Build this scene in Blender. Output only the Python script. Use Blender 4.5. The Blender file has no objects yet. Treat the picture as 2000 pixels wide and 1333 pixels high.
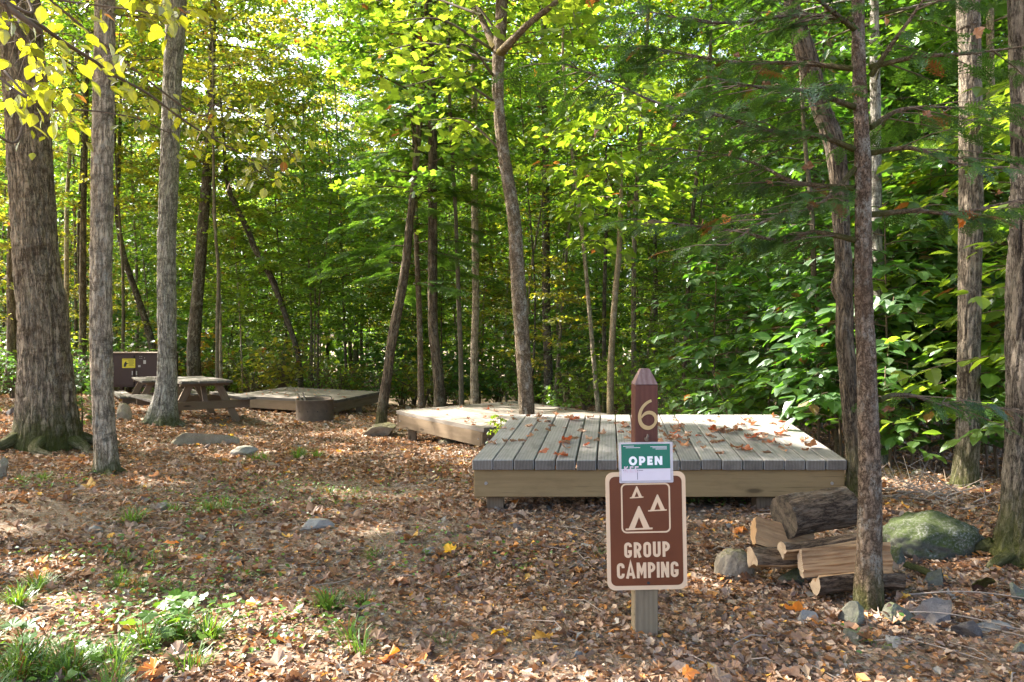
"""Forest campsite: sign post, three tent platforms, picnic tables, trees."""
import math
SUN_EL = math.radians(43); SUN_AZ = math.radians(-66)
SUN_E = 4.9; SKY_S = .15; EXPO = 2.55
SHADERS = [(-8.0, 4.2, 0, .85), (-11, 6.5, 1, .8), (-7, 1.0, 2, .8), (-14, 11, 3, .8), (-11.5, 2, 2, 1.0), (-9.5, 9.5, 0, .9), (5.5, .8, 0, .8), (8, 7, 1, .8), (-4.6, 3.6, 2, .8), (-16, 7, 0, 1.0), (-13, 15, 1, 1.0)]
import bpy, math, random
import numpy as np
from mathutils import Vector, Matrix

random.seed(11)
rng = np.random.default_rng(11)
S = bpy.context.scene
COL = S.collection
F = 1444.0          # focal length in pixels of the 2000 px wide photograph
EYE = 1.138
PI = math.pi


def P(px, py, d):
    return np.array([(px - 1000.0) / F * d, d, EYE - (py - 666.5) / F * d])


# ------------------------------------------------------------------ noise
def vnoise(x, y, z=0.0, seed=0):
    x = np.asarray(x, float); y = np.asarray(y, float); z = np.asarray(z, float) + x * 0
    x0 = np.floor(x); y0 = np.floor(y); z0 = np.floor(z)
    fx = x - x0; fy = y - y0; fz = z - z0
    fx = fx * fx * (3 - 2 * fx); fy = fy * fy * (3 - 2 * fy); fz = fz * fz * (3 - 2 * fz)
    x0 = x0.astype(np.int64); y0 = y0.astype(np.int64); z0 = z0.astype(np.int64)

    def h(i, j, k):
        n = (i * 374761393 + j * 668265263 + k * 2147483647 + seed * 144269) & 0xFFFFFFFF
        n = ((n ^ (n >> 13)) * 1274126177) & 0xFFFFFFFF
        return ((n ^ (n >> 16)) & 0xFFFF) / 65535.0
    r = 0
    for i in (0, 1):
        for j in (0, 1):
            for k in (0, 1):
                w = (fx if i else 1 - fx) * (fy if j else 1 - fy) * (fz if k else 1 - fz)
                r = r + w * h(x0 + i, y0 + j, z0 + k)
    return r * 2 - 1


def fbm(x, y, z=0.0, seed=0, oct=3):
    r = 0; a = 1.0; s = 1.0
    for o in range(oct):
        r = r + a * vnoise(np.asarray(x) * s, np.asarray(y) * s, np.asarray(z) * s, seed + o * 7)
        a *= .5; s *= 2.03
    return r


def sst(a, b, x):
    t = np.clip((np.asarray(x, float) - a) / (b - a), 0, 1)
    return t * t * (3 - 2 * t)


# ------------------------------------------------------------------ terrain
def G(x, y):
    x = np.asarray(x, float); y = np.asarray(y, float)
    z = -.035 * (np.minimum(y, 17.0) - 2.84)
    z = z - 1.5 * sst(16.5, 34, y)
    z = z + .34 * sst(-3.0, -9.0, x) * sst(5, 13, y) + .10 * sst(-1.2, -3.4, x) * sst(9, 6, y)
    z = z + .10 * sst(1.5, 3.0, x) * sst(8, 5, y) * sst(2.2, 3.4, y)
    z = z + 1.2 * sst(-14, -40, x) + 0.5 * sst(8, 30, x)
    z = z + .07 * sst(-1.5, -.2, x) * sst(4.0, 3.2, x) * sst(3.6, 4.8, y) * sst(9, 7, y)
    z = z - .11 * np.exp(-(((x + 1.2) / 1.6) ** 2 + ((y - 11.3) / 1.2) ** 2))
    # small mound of roots round the big left trunk
    z = z + .10 * np.exp(-(((x + 6.25) / 1.1) ** 2 + ((y - 9.6) / .9) ** 2))
    z = z + .03 * fbm(x * .55, y * .55, seed=3) + .012 * fbm(x * 2.3, y * 2.3, seed=5)
    return z


def gz(x, y):
    return float(G(np.array([x]), np.array([y]))[0])


def onground(px, py, d0=1.6, d1=60):
    d = np.arange(d0, d1, .02)
    x = (px - 1000) / F * d
    zr = EYE - (py - 666.5) / F * d
    dz = zr - G(x, d)
    k = np.argmax(dz < 0)
    if dz[k] >= 0:
        k = len(d) - 1
    return np.array([x[k], d[k], float(G(x[k:k + 1], d[k:k + 1])[0])])


# ------------------------------------------------------------------ mesh builder
class MB:
    def __init__(s):
        s.V = []; s.tc = []; s.rnd = []; s.loops = []; s.cnt = []; s.mi = []; s.sm = []; s.n = 0

    def add(s, V, Fs, mat=0, smooth=False, rnd=None, tc=None):
        V = np.asarray(V, float).reshape(-1, 3)
        if isinstance(Fs, np.ndarray):
            m, k = Fs.shape
            s.loops.append((Fs + s.n).reshape(-1)); s.cnt.append(np.full(m, k)); nf = m
        else:
            s.loops.append(np.array([i for f in Fs for i in f], np.int64) + s.n)
            s.cnt.append(np.array([len(f) for f in Fs])); nf = len(Fs)
        s.mi.append(np.full(nf, mat)); s.sm.append(np.full(nf, smooth))
        s.V.append(V); s.tc.append(V if tc is None else np.asarray(tc, float).reshape(-1, 3))
        r = rng.random() if rnd is None else rnd
        s.rnd.append(np.full(len(V), r) if np.isscalar(r) else np.asarray(r, float))
        s.n += len(V)
        return s

    def inst(s, tpl, M, T, rnd, mat=0, smooth=False):
        """tpl=(V,F) placed n times: M (n,3,3) rotation*scale, T (n,3)"""
        tv, tf = tpl
        n = len(T)
        if n == 0:
            return s
        V = np.einsum('nij,vj->nvi', M, tv) + T[:, None, :]
        nv = len(tv)
        Fc = (tf[None, :, :] + (np.arange(n) * nv)[:, None, None]).reshape(-1, tf.shape[1])
        s.add(V.reshape(-1, 3), Fc, mat, smooth, np.repeat(rnd, nv), np.tile(tv, (n, 1)))
        return s

    def mesh(s, name):
        me = bpy.data.meshes.new(name)
        if not s.V:
            return me
        V = np.concatenate(s.V); L = np.concatenate(s.loops); C = np.concatenate(s.cnt)
        me.vertices.add(len(V)); me.vertices.foreach_set('co', V.astype(np.float32).ravel())
        me.loops.add(len(L)); me.loops.foreach_set('vertex_index', L.astype(np.int32))
        me.polygons.add(len(C))
        st = np.concatenate([[0], np.cumsum(C)[:-1]])
        me.polygons.foreach_set('loop_start', st.astype(np.int32))
        me.polygons.foreach_set('material_index', np.concatenate(s.mi).astype(np.int32))
        me.polygons.foreach_set('use_smooth', np.concatenate(s.sm).astype(bool))
        me.update(calc_edges=True)
        a = me.attributes.new('rnd', 'FLOAT', 'POINT'); a.data.foreach_set('value', np.concatenate(s.rnd).astype(np.float32))
        a = me.attributes.new('tc', 'FLOAT_VECTOR', 'POINT'); a.data.foreach_set('vector', np.concatenate(s.tc).astype(np.float32).ravel())
        return me

    def build(s, name, mats, parent=None, loc=None):
        me = s.mesh(name)
        o = bpy.data.objects.new(name, me)
        COL.objects.link(o)
        for m in (mats if isinstance(mats, (list, tuple)) else [mats]):
            me.materials.append(m)
        if parent is not None:
            o.parent = parent
        if loc is not None:
            o.location = loc
        return o


def shift(mb, org):
    """move everything in the builder so that org becomes its origin"""
    mb.V = [v - np.asarray(org)[None, :] for v in mb.V]
    return mb


def empty(name, loc, rz=0.0):
    o = bpy.data.objects.new(name, None); COL.objects.link(o)
    o.location = [float(v) for v in loc]; o.rotation_euler = (0, 0, rz)
    o.empty_display_size = .2
    return o


def tag(o, label=None, cat=None, group=None, kind=None):
    if label: o['label'] = label
    if cat: o['category'] = cat
    if group: o['group'] = group
    if kind: o['kind'] = kind
    return o


def copy_tree(o, loc=None, rz=None, sc=None, mats=None):
    c = o.copy(); COL.objects.link(c)
    for ch in o.children:
        d = ch.copy(); COL.objects.link(d); d.parent = c
        if mats and ch.name.split('.')[0] in mats:
            for sl in d.material_slots:
                sl.link = 'OBJECT'; sl.material = mats[ch.name.split('.')[0]]
    if loc is not None: c.location = [float(v) for v in loc]
    if rz is not None: c.rotation_euler = (0, 0, rz)
    if sc is not None: c.scale = (sc, sc, sc) if np.isscalar(sc) else sc
    return c


def rot(rx=0, ry=0, rz=0):
    return np.array(Matrix.Rotation(rz, 3, 'Z') @ Matrix.Rotation(ry, 3, 'Y') @ Matrix.Rotation(rx, 3, 'X'))


# ------------------------------------------------------------------ shapes
def chamfer_box(size, b):
    """chamfered box centred on the origin: 24 verts"""
    hx, hy, hz = [v / 2 for v in size]
    b = min(b, hx * .8, hy * .8, hz * .8)
    V = []; idx = {}
    for sx in (-1, 1):
        for sy in (-1, 1):
            for sz in (-1, 1):
                idx[(sx, sy, sz, 0)] = len(V); V.append((sx * hx, sy * (hy - b), sz * (hz - b)))
                idx[(sx, sy, sz, 1)] = len(V); V.append((sx * (hx - b), sy * hy, sz * (hz - b)))
                idx[(sx, sy, sz, 2)] = len(V); V.append((sx * (hx - b), sy * (hy - b), sz * hz))
    Fs = []
    for s in (-1, 1):
        f = [idx[(s, a, c, 0)] for a, c in ((-1, -1), (1, -1), (1, 1), (-1, 1))]; Fs.append(f if s > 0 else f[::-1])
        f = [idx[(a, s, c, 1)] for a, c in ((-1, -1), (-1, 1), (1, 1), (1, -1))]; Fs.append(f if s > 0 else f[::-1])
        f = [idx[(a, c, s, 2)] for a, c in ((-1, -1), (1, -1), (1, 1), (-1, 1))]; Fs.append(f if s > 0 else f[::-1])
    for a in (-1, 1):
        for c in (-1, 1):
            f = [idx[(a, c, -1, 0)], idx[(a, c, 1, 0)], idx[(a, c, 1, 1)], idx[(a, c, -1, 1)]]; Fs.append(f if a * c > 0 else f[::-1])
            f = [idx[(a, -1, c, 0)], idx[(a, -1, c, 2)], idx[(a, 1, c, 2)], idx[(a, 1, c, 0)]]; Fs.append(f if a * c > 0 else f[::-1])
            f = [idx[(-1, a, c, 1)], idx[(1, a, c, 1)], idx[(1, a, c, 2)], idx[(-1, a, c, 2)]]; Fs.append(f if a * c > 0 else f[::-1])
            for z in (-1, 1):
                f = [idx[(a, c, z, 0)], idx[(a, c, z, 1)], idx[(a, c, z, 2)]]; Fs.append(f if a * c * z > 0 else f[::-1])
    return np.array(V), Fs


def box(mb, c, size, R=None, b=.004, mat=0, rnd=None, warp=0):
    """box; texture coordinate 'tc' has x along its longest side"""
    V, Fs = chamfer_box(size, b)
    ax = int(np.argmax(size))
    order = [ax] + [a for a in (0, 1, 2) if a != ax]
    r = rng.random() if rnd is None else rnd
    tc = V[:, order] + np.array([r * 31.7, r * 17.3, r * 7.1])
    if R is not None: V = V @ np.asarray(R).T
    mb.add(V + np.asarray(c, float), Fs, mat, False, r, tc)
    return mb


def beam(mb, p, q, w, h, up=(0, 0, 1), b=.004, mat=0, rnd=None, cutdir=None):
    """timber from p to q, w across, h in the 'up' direction"""
    p = np.asarray(p, float); q = np.asarray(q, float)
    d = q - p; L = np.linalg.norm(d); d /= L
    up = np.asarray(up, float); s = np.cross(up, d); s /= np.linalg.norm(s); u = np.cross(d, s)
    R = np.stack([d, s, u], axis=1)
    V, Fs = chamfer_box((L, w, h), b)
    r = rng.random() if rnd is None else rnd
    tc = V + np.array([r * 31.7, r * 17.3, r * 7.1])
    mb.add(V @ R.T + (p + q) / 2, Fs, mat, False, r, tc)
    return mb


def resample(pts, n):
    pts = np.asarray(pts, float)
    k = len(pts)
    # Catmull-Rom through the points
    P0 = np.vstack([2 * pts[0] - pts[1], pts, 2 * pts[-1] - pts[-2]])
    t = np.linspace(0, k - 1, n); i = np.minimum(t.astype(int), k - 2); f = (t - i)[:, None]
    a, b, c, d = P0[i], P0[i + 1], P0[i + 2], P0[i + 3]
    return .5 * (2 * b + (c - a) * f + (2 * a - 5 * b + 4 * c - d) * f ** 2 + (3 * b - a - 3 * c + d) * f ** 3)


def tube(mb, pts, rad, seg=8, mat=0, smooth=True, cap=True, bump=0.0, bfreq=3.0, seed=0, rnd=None, flare=None, tcz0=0.0, pit=0.0, ridge=None):
    pts = np.asarray(pts, float); n = len(pts); rad = np.asarray(rad, float) * np.ones(n)
    d = np.gradient(pts, axis=0); d /= np.linalg.norm(d, axis=1)[:, None] + 1e-9
    ref = np.array([0, 1., 0]) if abs(d[0][2]) > .5 else np.array([0, 0, 1.])
    A = np.zeros((n, 3)); B = np.zeros((n, 3))
    a = ref - d[0] * ref.dot(d[0]); a /= np.linalg.norm(a)
    for i in range(n):
        a = a - d[i] * a.dot(d[i]); a /= np.linalg.norm(a) + 1e-9
        A[i] = a; B[i] = np.cross(d[i], a)
    th = np.arange(seg) / seg * 2 * PI
    ct, st_ = np.cos(th)[None, :], np.sin(th)[None, :]
    s = np.concatenate([[0], np.cumsum(np.linalg.norm(np.diff(pts, axis=0), axis=1))])[:, None] + tcz0
    R = rad[:, None] * np.ones((1, seg))
    if bump:
        R = R * (1 + bump * fbm(ct * bfreq + 10 + seed * 3.1, st_ * bfreq + 10, s * 1.7, seed=seed))
    if pit:
        R = R + pit * fbm(ct * rad[:, None] * 38 + 9, st_ * rad[:, None] * 38 + 9, s * 9, seed=seed + 5, oct=2)
    rv = None
    if ridge:
        amp, fh, fv = ridge      # depth, furrows per metre round the stem, and along it
        u, v_ = ct * rad[:, None] * fh, st_ * rad[:, None] * fh
        wob = .6 * vnoise(u * .35, v_ * .35, s * fv * .6, seed + 40)
        n1 = vnoise(u + wob, v_ + wob, s * fv, seed + 41)
        n2 = vnoise(u * 1.9 + 5, v_ * 1.9, s * fv * 2.1, seed + 42)
        n3 = vnoise(u * .5 + 5, v_ * .5, s * fv * 3.2, seed + 43)
        c1 = np.clip(np.abs(n1) / .22, 0, 1); c2 = np.clip(np.abs(n2) / .25, 0, 1); c3 = np.clip(np.abs(n3) / .07, 0, 1)
        pl = (c1 * .6 + c2 * .4) * (.55 + .45 * c3)
        R = R + amp * (pl - 1.0) + amp * .35 * n2
        rv = pl
    if flare is not None:
        h, amt, lobes = flare
        fl = np.exp(-(s - tcz0) / h)
        R = R * (1 + amt * fl * (1 + .55 * np.cos(lobes * th[None, :] + seed) + .3 * np.cos((lobes * 2 + 1) * th[None, :] + seed * 2)))
    V = pts[:, None, :] + R[..., None] * (ct[..., None] * A[:, None, :] + st_[..., None] * B[:, None, :])
    tc = np.stack([R * ct, R * st_, s + 0 * ct], axis=-1)
    i = np.arange(n - 1)[:, None] * seg; j = np.arange(seg)[None, :]; k = (j + 1) % seg
    Q = np.stack([i + j, i + k, i + seg + k, i + seg + j], axis=-1).reshape(-1, 4)
    r = (.85 if rnd is None else rnd) if rv is None else rv.reshape(-1)
    mb.add(V.reshape(-1, 3), Q, mat, smooth, r, tc.reshape(-1, 3))
    r = .8
    if cap:
        for e in (0, n - 1):
            c = pts[e]
            VV = np.vstack([V[e], c[None, :]])
            tt = np.vstack([tc[e], [[0, 0, float(s[e, 0])]]])
            Fq = np.array([[q, (q + 1) % seg, seg] for q in range(seg)])
            if e == 0: Fq = Fq[:, ::-1]
            mb.add(VV, Fq, mat, False, r, tt)
    return mb


def prism(mb, outline, z0, z1, mat=0, origin=(0, 0, 0), ex=(1, 0, 0), ey=(0, 0, 1), ez=(0, -1, 0), hole=None):
    """flat outline (2D, counter-clockwise) extruded from z0 to z1 along ez. With hole (same point count): a ring."""
    o = np.asarray(outline, float); n = len(o)
    ex, ey, ez, org = [np.asarray(v, float) for v in (ex, ey, ez, origin)]

    def w(p, z): return org + p[:, :1] * ex + p[:, 1:2] * ey + z * ez
    if hole is None:
        V = np.vstack([w(o, z0), w(o, z1)])
        Fs = [list(range(n, 2 * n)), list(range(n))[::-1]] + [[i, (i + 1) % n, n + (i + 1) % n, n + i] for i in range(n)]
    else:
        h = np.asarray(hole, float)
        V = np.vstack([w(o, z0), w(o, z1), w(h, z0), w(h, z1)])
        Fs = []
        for i in range(n):
            j = (i + 1) % n
            Fs += [[n + i, n + j, 3 * n + j, 3 * n + i], [i, j, n + j, n + i], [2 * n + j, 2 * n + i, 3 * n + i, 3 * n + j], [i, 2 * n + i, 2 * n + j, j]]
    mb.add(V, Fs, mat)
    return mb


def rrect(w, h, r, n=6, cx=0, cy=0):
    o = []
    for k, (sx, sy) in enumerate(((1, 1), (-1, 1), (-1, -1), (1, -1))):
        for i in range(n + 1):
            a = k * PI / 2 + i / n * PI / 2
            o.append((cx + sx * (w / 2 - r) + r * math.cos(a), cy + sy * (h / 2 - r) + r * math.sin(a)))
    return np.array(o)


def ribbon(pts, w, closed=False):
    """quads of a stroke with mitred joints -> list of quads (2D)"""
    p = np.asarray(pts, float); w = np.ones(len(p)) * w
    kp = [0] + [i for i in range(1, len(p)) if np.linalg.norm(p[i] - p[i - 1]) > 1e-4]
    if closed and np.linalg.norm(p[kp[-1]] - p[0]) < 1e-4: kp.pop()
    p = p[kp]; w = w[kp]; n = len(p)
    L = []; R = []
    for i in range(n):
        a = p[i] - p[i - 1] if (i > 0 or closed) else p[1] - p[0]
        b = p[(i + 1) % n] - p[i] if (i < n - 1 or closed) else p[-1] - p[-2]
        a = a / (np.linalg.norm(a) + 1e-9); b = b / (np.linalg.norm(b) + 1e-9)
        na = np.array([-a[1], a[0]]); nb = np.array([-b[1], b[0]])
        m = na + nb; m /= np.linalg.norm(m) + 1e-9
        k = 1 / max(.4, m.dot(na))
        L.append(p[i] + m * w[i] / 2 * k); R.append(p[i] - m * w[i] / 2 * k)
    out = []
    for i in range(n if closed else n - 1):
        j = (i + 1) % n
        out.append([R[i], R[j], L[j], L[i]])
    return out


# ------------------------------------------------------------------ leaf templates (unit length along +y, normal +z)
def tpl(V, Fs):
    return np.array(V, float), np.array(Fs)


LEAF_KITE = tpl([(0, 0, 0), (-.36, .45, .09), (0, 1, -.05), (.36, .45, .09)], [(0, 2, 1), (0, 3, 2)])
LEAF_OVAL = tpl([(0, 0, 0), (-.25, .2, .05), (-.36, .5, .06), (-.2, .82, 0), (0, 1.05, -.1), (.2, .82, 0), (.36, .5, .06), (.25, .2, .05), (0, .28, -.01), (0, .6, -.02)],
                [(0, 8, 1), (1, 8, 2), (8, 9, 2), (2, 9, 3), (3, 9, 4), (4, 9, 5), (5, 9, 6), (9, 8, 6), (6, 8, 7), (7, 8, 0)])


def maple_outline(q=1.0):
    pts = []
    for ang, r in ((-90, .10), (-62, .46), (-38, .44), (-22, .56), (-8, .52), (8, .68), (20, .66), (32, .50), (48, .62), (60, .58), (74, .76), (90, .95)):
        pts.append((ang, r))
    full = pts + [(180 - a, r) for a, r in pts[-2::-1] if a != -90]
    return [(math.radians(a), r * q) for a, r in full]


def maple_tpl(curl=.25, seed=0, wild=.06):
    r_ = random.Random(seed)
    o = maple_outline()
    V = [(0, .42, 0)]
    for a, r in o:
        x, y = r * math.cos(a), .42 + r * math.sin(a) * .72
        d2 = x * x + (y - .42) ** 2
        V.append((x, y, curl * d2 * (1.5 if math.sin(a * 2.5 + seed) > 0 else .6) + r_.uniform(-wild, wild)))
    n = len(o)
    return tpl(V, [(0, 1 + i, 1 + (i + 1) % n) for i in range(n)])


LEAF_MAPLE_FLAT = maple_tpl(.05, 1, .02)
# three-lobed small star for mid-distance
LEAF_STAR = tpl([(0, 0, 0), (-.5, .25, .03), (-.2, .5, 0), (-.42, .85, -.03), (0, 1, .02), (.42, .85, -.03), (.2, .5, 0), (.5, .25, .03)],
                [(0, 2, 1), (2, 4, 3), (0, 4, 2), (0, 6, 4), (6, 5, 4), (0, 7, 6)])
DRY = [maple_tpl(c, s, w) for c, s, w in ((.5, 2, .10), (-.5, 3, .10), (.8, 4, .12), (.3, 5, .16), (-.8, 6, .10))]
DRY_BIT = [tpl([(-.5, 0, .05), (0, -.28, .2), (.5, .05, -.02), (.1, .3, .22), (0, .02, 0)], [(0, 1, 4), (1, 2, 4), (2, 3, 4), (3, 0, 4)]),
           tpl([(-.5, -.1, .2), (-.1, -.35, 0), (.45, -.1, .15), (.3, .35, 0), (-.2, .3, .25), (0, 0, -.02)], [(0, 1, 5), (1, 2, 5), (2, 3, 5), (3, 4, 5), (4, 0, 5)])]


def mats_from(yaw, pitch, roll, sc):
    """R = Rz(yaw) Rx(pitch) Ry(roll) * scale, vectorised"""
    cy, sy, cx, sx, cr, sr = np.cos(yaw), np.sin(yaw), np.cos(pitch), np.sin(pitch), np.cos(roll), np.sin(roll)
    o = np.zeros_like(cy); i = o + 1
    Z = np.stack([np.stack([cy, -sy, o], -1), np.stack([sy, cy, o], -1), np.stack([o, o, i], -1)], -2)
    X = np.stack([np.stack([i, o, o], -1), np.stack([o, cx, -sx], -1), np.stack([o, sx, cx], -1)], -2)
    Y = np.stack([np.stack([cr, o, sr], -1), np.stack([o, i, o], -1), np.stack([-sr, o, cr], -1)], -2)
    sc = np.asarray(sc) * (o + 1)
    return (Z @ X @ Y) * sc[:, None, None]


# ------------------------------------------------------------------ openings in the canopy cut along the sun's path to light chosen spots
SUNV = np.array([math.sin(SUN_AZ) * math.cos(SUN_EL), math.cos(SUN_AZ) * math.cos(SUN_EL), math.sin(SUN_EL)])
LIT = [((-1.15, 2.75, 0), .42), ((-.75, 2.45, 0), .35), ((-.1, 2.35, 0), .25), ((-2.9, 4.3, 0), .18), ((-2.35, 3.7, 0), .18), ((-1.9, 3.2, 0), .18), ((2.15, 6.7, .45), .5), ((1.3, 6.85, .45), .35), ((.45, 7.0, .45), .25), ((2.3, 6.0, .4), .25),
       ((2.95, 5.3, 0), .4), ((1.95, 9.6, 3.2), .9), ((-.7, 8.3, 4.3), .8), ((2.8, 6.3, 1.3), .5), ((2.3, 7.2, 1.5), .5), ((-2.6, 10.5, 0), .35), ((-3.6, 8.6, 0), .3), ((-1.6, 16, 5), 1.2), ((-5, 17, 5), 1.2), ((1.2, 2.2, 0), .2), ((-2.0, 2.8, 2.2), .7), ((-1.0, 3.2, 0), .15), ((3.1, 8.2, 2.2), .6)]
LIT += [((-1.8, 2.75, 0), .35), ((3.2, 6, 3.5), .7), ((4.6, 7, 3), .8), ((2, 12, 5), 1.0), ((5, 9, 3.5), .9), ((3.6, 8.5, 2.0), .7)] + [((x, y, 0), r) for x, y, r in ((-.9, 4.6, .14), (-1.6, 6.2, .18), (.2, 4.4, .12), (-3.0, 6.2, .2), (-.6, 7.6, .16), (-2.2, 9.0, .25), (-4.3, 11.2, .3), (-.2, 3.3, .12), (.9, 3.6, .14), (1.5, 3.0, .15), (-1.7, 4.0, .12), (2.3, 3.9, .15), (-1.0, 11, .4), (-4.8, 15.5, .5))]
LP = np.array([a for a, b in LIT]); LR = np.array([b for a, b in LIT])


def open_mask(pos):
    """True where a leaf may grow: outside the sun openings"""
    ok = np.ones(len(pos), bool)
    for p, r in zip(LP, LR):
        q = pos - p; t = q @ SUNV
        d = np.linalg.norm(q - t[:, None] * SUNV, axis=1)
        ok &= ~((d < r) & (t > 1.6))
    return ok


def blocks_sun(x, y, z0, z1, R):
    for p, r in zip(LP, LR):
        for z in np.linspace(max(z0, p[2] + 1.5), z1, 6):
            t = (z - p[2]) / SUNV[2]
            if math.hypot(p[0] + SUNV[0] * t - x, p[1] + SUNV[1] * t - y) < R + r * .5: return True
    return False
# ------------------------------------------------------------------ materials
class NT:
    def __init__(s, name):
        s.m = bpy.data.materials.new(name); s.m.use_nodes = True
        s.t = s.m.node_tree; s.t.nodes.clear()
        s.out = s.t.nodes.new('ShaderNodeOutputMaterial')

    def n(s, typ, **kw):
        x = s.t.nodes.new('ShaderNode' + typ)
        for k, v in kw.items():
            if k.startswith('_'): setattr(x, k[1:], v)
            else: s.put(x.inputs[k.replace('__', ' ')] if not k.isdigit() else x.inputs[int(k)], v)
        return x

    def put(s, sock, v):
        if isinstance(v, bpy.types.NodeSocket): s.t.links.new(v, sock)
        elif isinstance(v, bpy.types.Node): s.t.links.new(v.outputs[0], sock)
        else:
            if isinstance(v, (tuple, list)) and len(v) == 3 and sock.type == 'RGBA': v = (*v, 1)
            sock.default_value = v

    def attr(s, name, out='Fac'):
        a = s.n('Attribute', _attribute_name=name); return a.outputs[out]

    def mp(s, vec, scale=(1, 1, 1), loc=(0, 0, 0)):
        return s.n('Mapping', Vector=vec, Scale=scale, Location=loc).outputs[0]

    def noise(s, vec, scale, detail=4, rough=.55, dist=0.0):
        return s.n('TexNoise', Vector=vec, Scale=scale, Detail=detail, Roughness=rough, Distortion=dist).outputs[0]

    def ramp(s, fac, stops, interp='LINEAR'):
        r = s.n('ValToRGB', Fac=fac); r.color_ramp.interpolation = interp
        e = r.color_ramp.elements
        while len(e) < len(stops): e.new(.5)
        for el, (p, c) in zip(e, stops):
            el.position = p; el.color = (*c, 1) if len(c) == 3 else c
        return r.outputs[0]

    def g(s, fac, a, b, x=0.0, y=1.0):
        return s.n('MapRange', Value=fac, **{'From__Min': a, 'From__Max': b, 'To__Min': x, 'To__Max': y}).outputs[0]

    def mix(s, fac, a, b, mode='MIX'):
        x = s.t.nodes.new('ShaderNodeMix'); x.data_type = 'RGBA'; x.blend_type = mode
        s.put(x.inputs[0], fac); s.put(x.inputs[6], a); s.put(x.inputs[7], b); return x.outputs[2]

    def math(s, op, a, b=0.0):
        x = s.t.nodes.new('ShaderNodeMath'); x.operation = op
        s.put(x.inputs[0], a); s.put(x.inputs[1], b); return x.outputs[0]

    def bump(s, h, strength=.5, dist=.01):
        return s.n('Bump', Height=h, Strength=strength, Distance=dist).outputs[0]

    def pbr(s, col, rough=.8, normal=None, **kw):
        b = s.n('BsdfPrincipled', Roughness=rough, **{'Base__Color': col})
        if normal is not None: s.put(b.inputs['Normal'], normal)
        for k, v in kw.items(): s.put(b.inputs[k.replace('__', ' ')], v)
        s.t.links.new(b.outputs[0], s.out.inputs[0]); return s.m


def mat_leaf(name, c1, c2, t1, t2, trans=.45, gloss=.06, brown=0.0, veins=0.0, spots=0.0):
    """c* reflected colours, t* transmitted colours; both vary per leaf (rnd) and per tree"""
    k = NT(name)
    r = k.attr('rnd'); oi = k.n('ObjectInfo').outputs['Random']
    f = k.math('ADD', k.math('MULTIPLY', r, .75), k.math('MULTIPLY', oi, .25))
    col = k.mix(f, c1, c2); tr = k.mix(f, t1, t2)
    if brown > 0:
        m = k.math('GREATER_THAN', k.math('FRACT', k.math('MULTIPLY', r, 37.0)), 1 - brown)
        col = k.mix(m, col, (.22, .10, .03)); tr = k.mix(m, tr, (.35, .12, .02))
    if veins or spots:
        tc = k.attr('tc', 'Vector'); sp = k.n('SeparateXYZ', Vector=tc)
        ax = k.math('ABSOLUTE', sp.outputs['X'])
        fr_ = k.math('ABSOLUTE', k.math('SUBTRACT', k.math('FRACT', k.math('MULTIPLY', k.math('SUBTRACT', sp.outputs['Y'], k.math('MULTIPLY', ax, .75)), 9.0)), .5))
        ln = k.math('MAXIMUM', k.math('MULTIPLY', k.g(fr_, .14, .02), .6), k.g(ax, .035, .012))
        col = k.mix(k.math('MULTIPLY', ln, veins), col, tuple(min(1, c * 1.9 + .02) for c in c2)); tr = k.mix(k.math('MULTIPLY', ln, veins), tr, tuple(c * .45 for c in t1))
        off = k.n('CombineXYZ', X=k.math('MULTIPLY', r, 37.0), Y=k.math('MULTIPLY', r, 53.0), Z=0.0)
        va = k.t.nodes.new('ShaderNodeVectorMath'); k.put(va.inputs[0], tc); k.put(va.inputs[1], off.outputs[0])
        sm = k.g(k.noise(va.outputs[0], 4.5, 4, .65), .60, .66)
        col = k.mix(k.math('MULTIPLY', sm, spots), col, (.16, .075, .02)); tr = k.mix(k.math('MULTIPLY', sm, spots), tr, (.25, .09, .01))
    v = k.g(k.math('FRACT', k.math('MULTIPLY', r, 13.7)), 0, 1, .6, 1.35)
    hv = k.n('HueSaturation', Value=v, Color=col).outputs[0]
    hv2 = k.n('HueSaturation', Value=v, Color=tr).outputs[0]
    d = k.n('BsdfDiffuse', Color=hv); t = k.n('BsdfTranslucent', Color=hv2)
    g_ = k.n('BsdfGlossy', Roughness=.38, Color=(.9, .95, 1, 1))
    m1 = k.n('MixShader', Fac=trans); k.put(m1.inputs[1], d); k.put(m1.inputs[2], t)
    fr = k.n('LayerWeight', Blend=.25).outputs['Facing']
    m2 = k.n('MixShader', Fac=k.g(fr, 0, 1, gloss * .5, gloss * 3)); k.put(m2.inputs[1], m1); k.put(m2.inputs[2], g_)
    k.t.links.new(m2.outputs[0], k.out.inputs[0])
    return k.m


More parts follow.
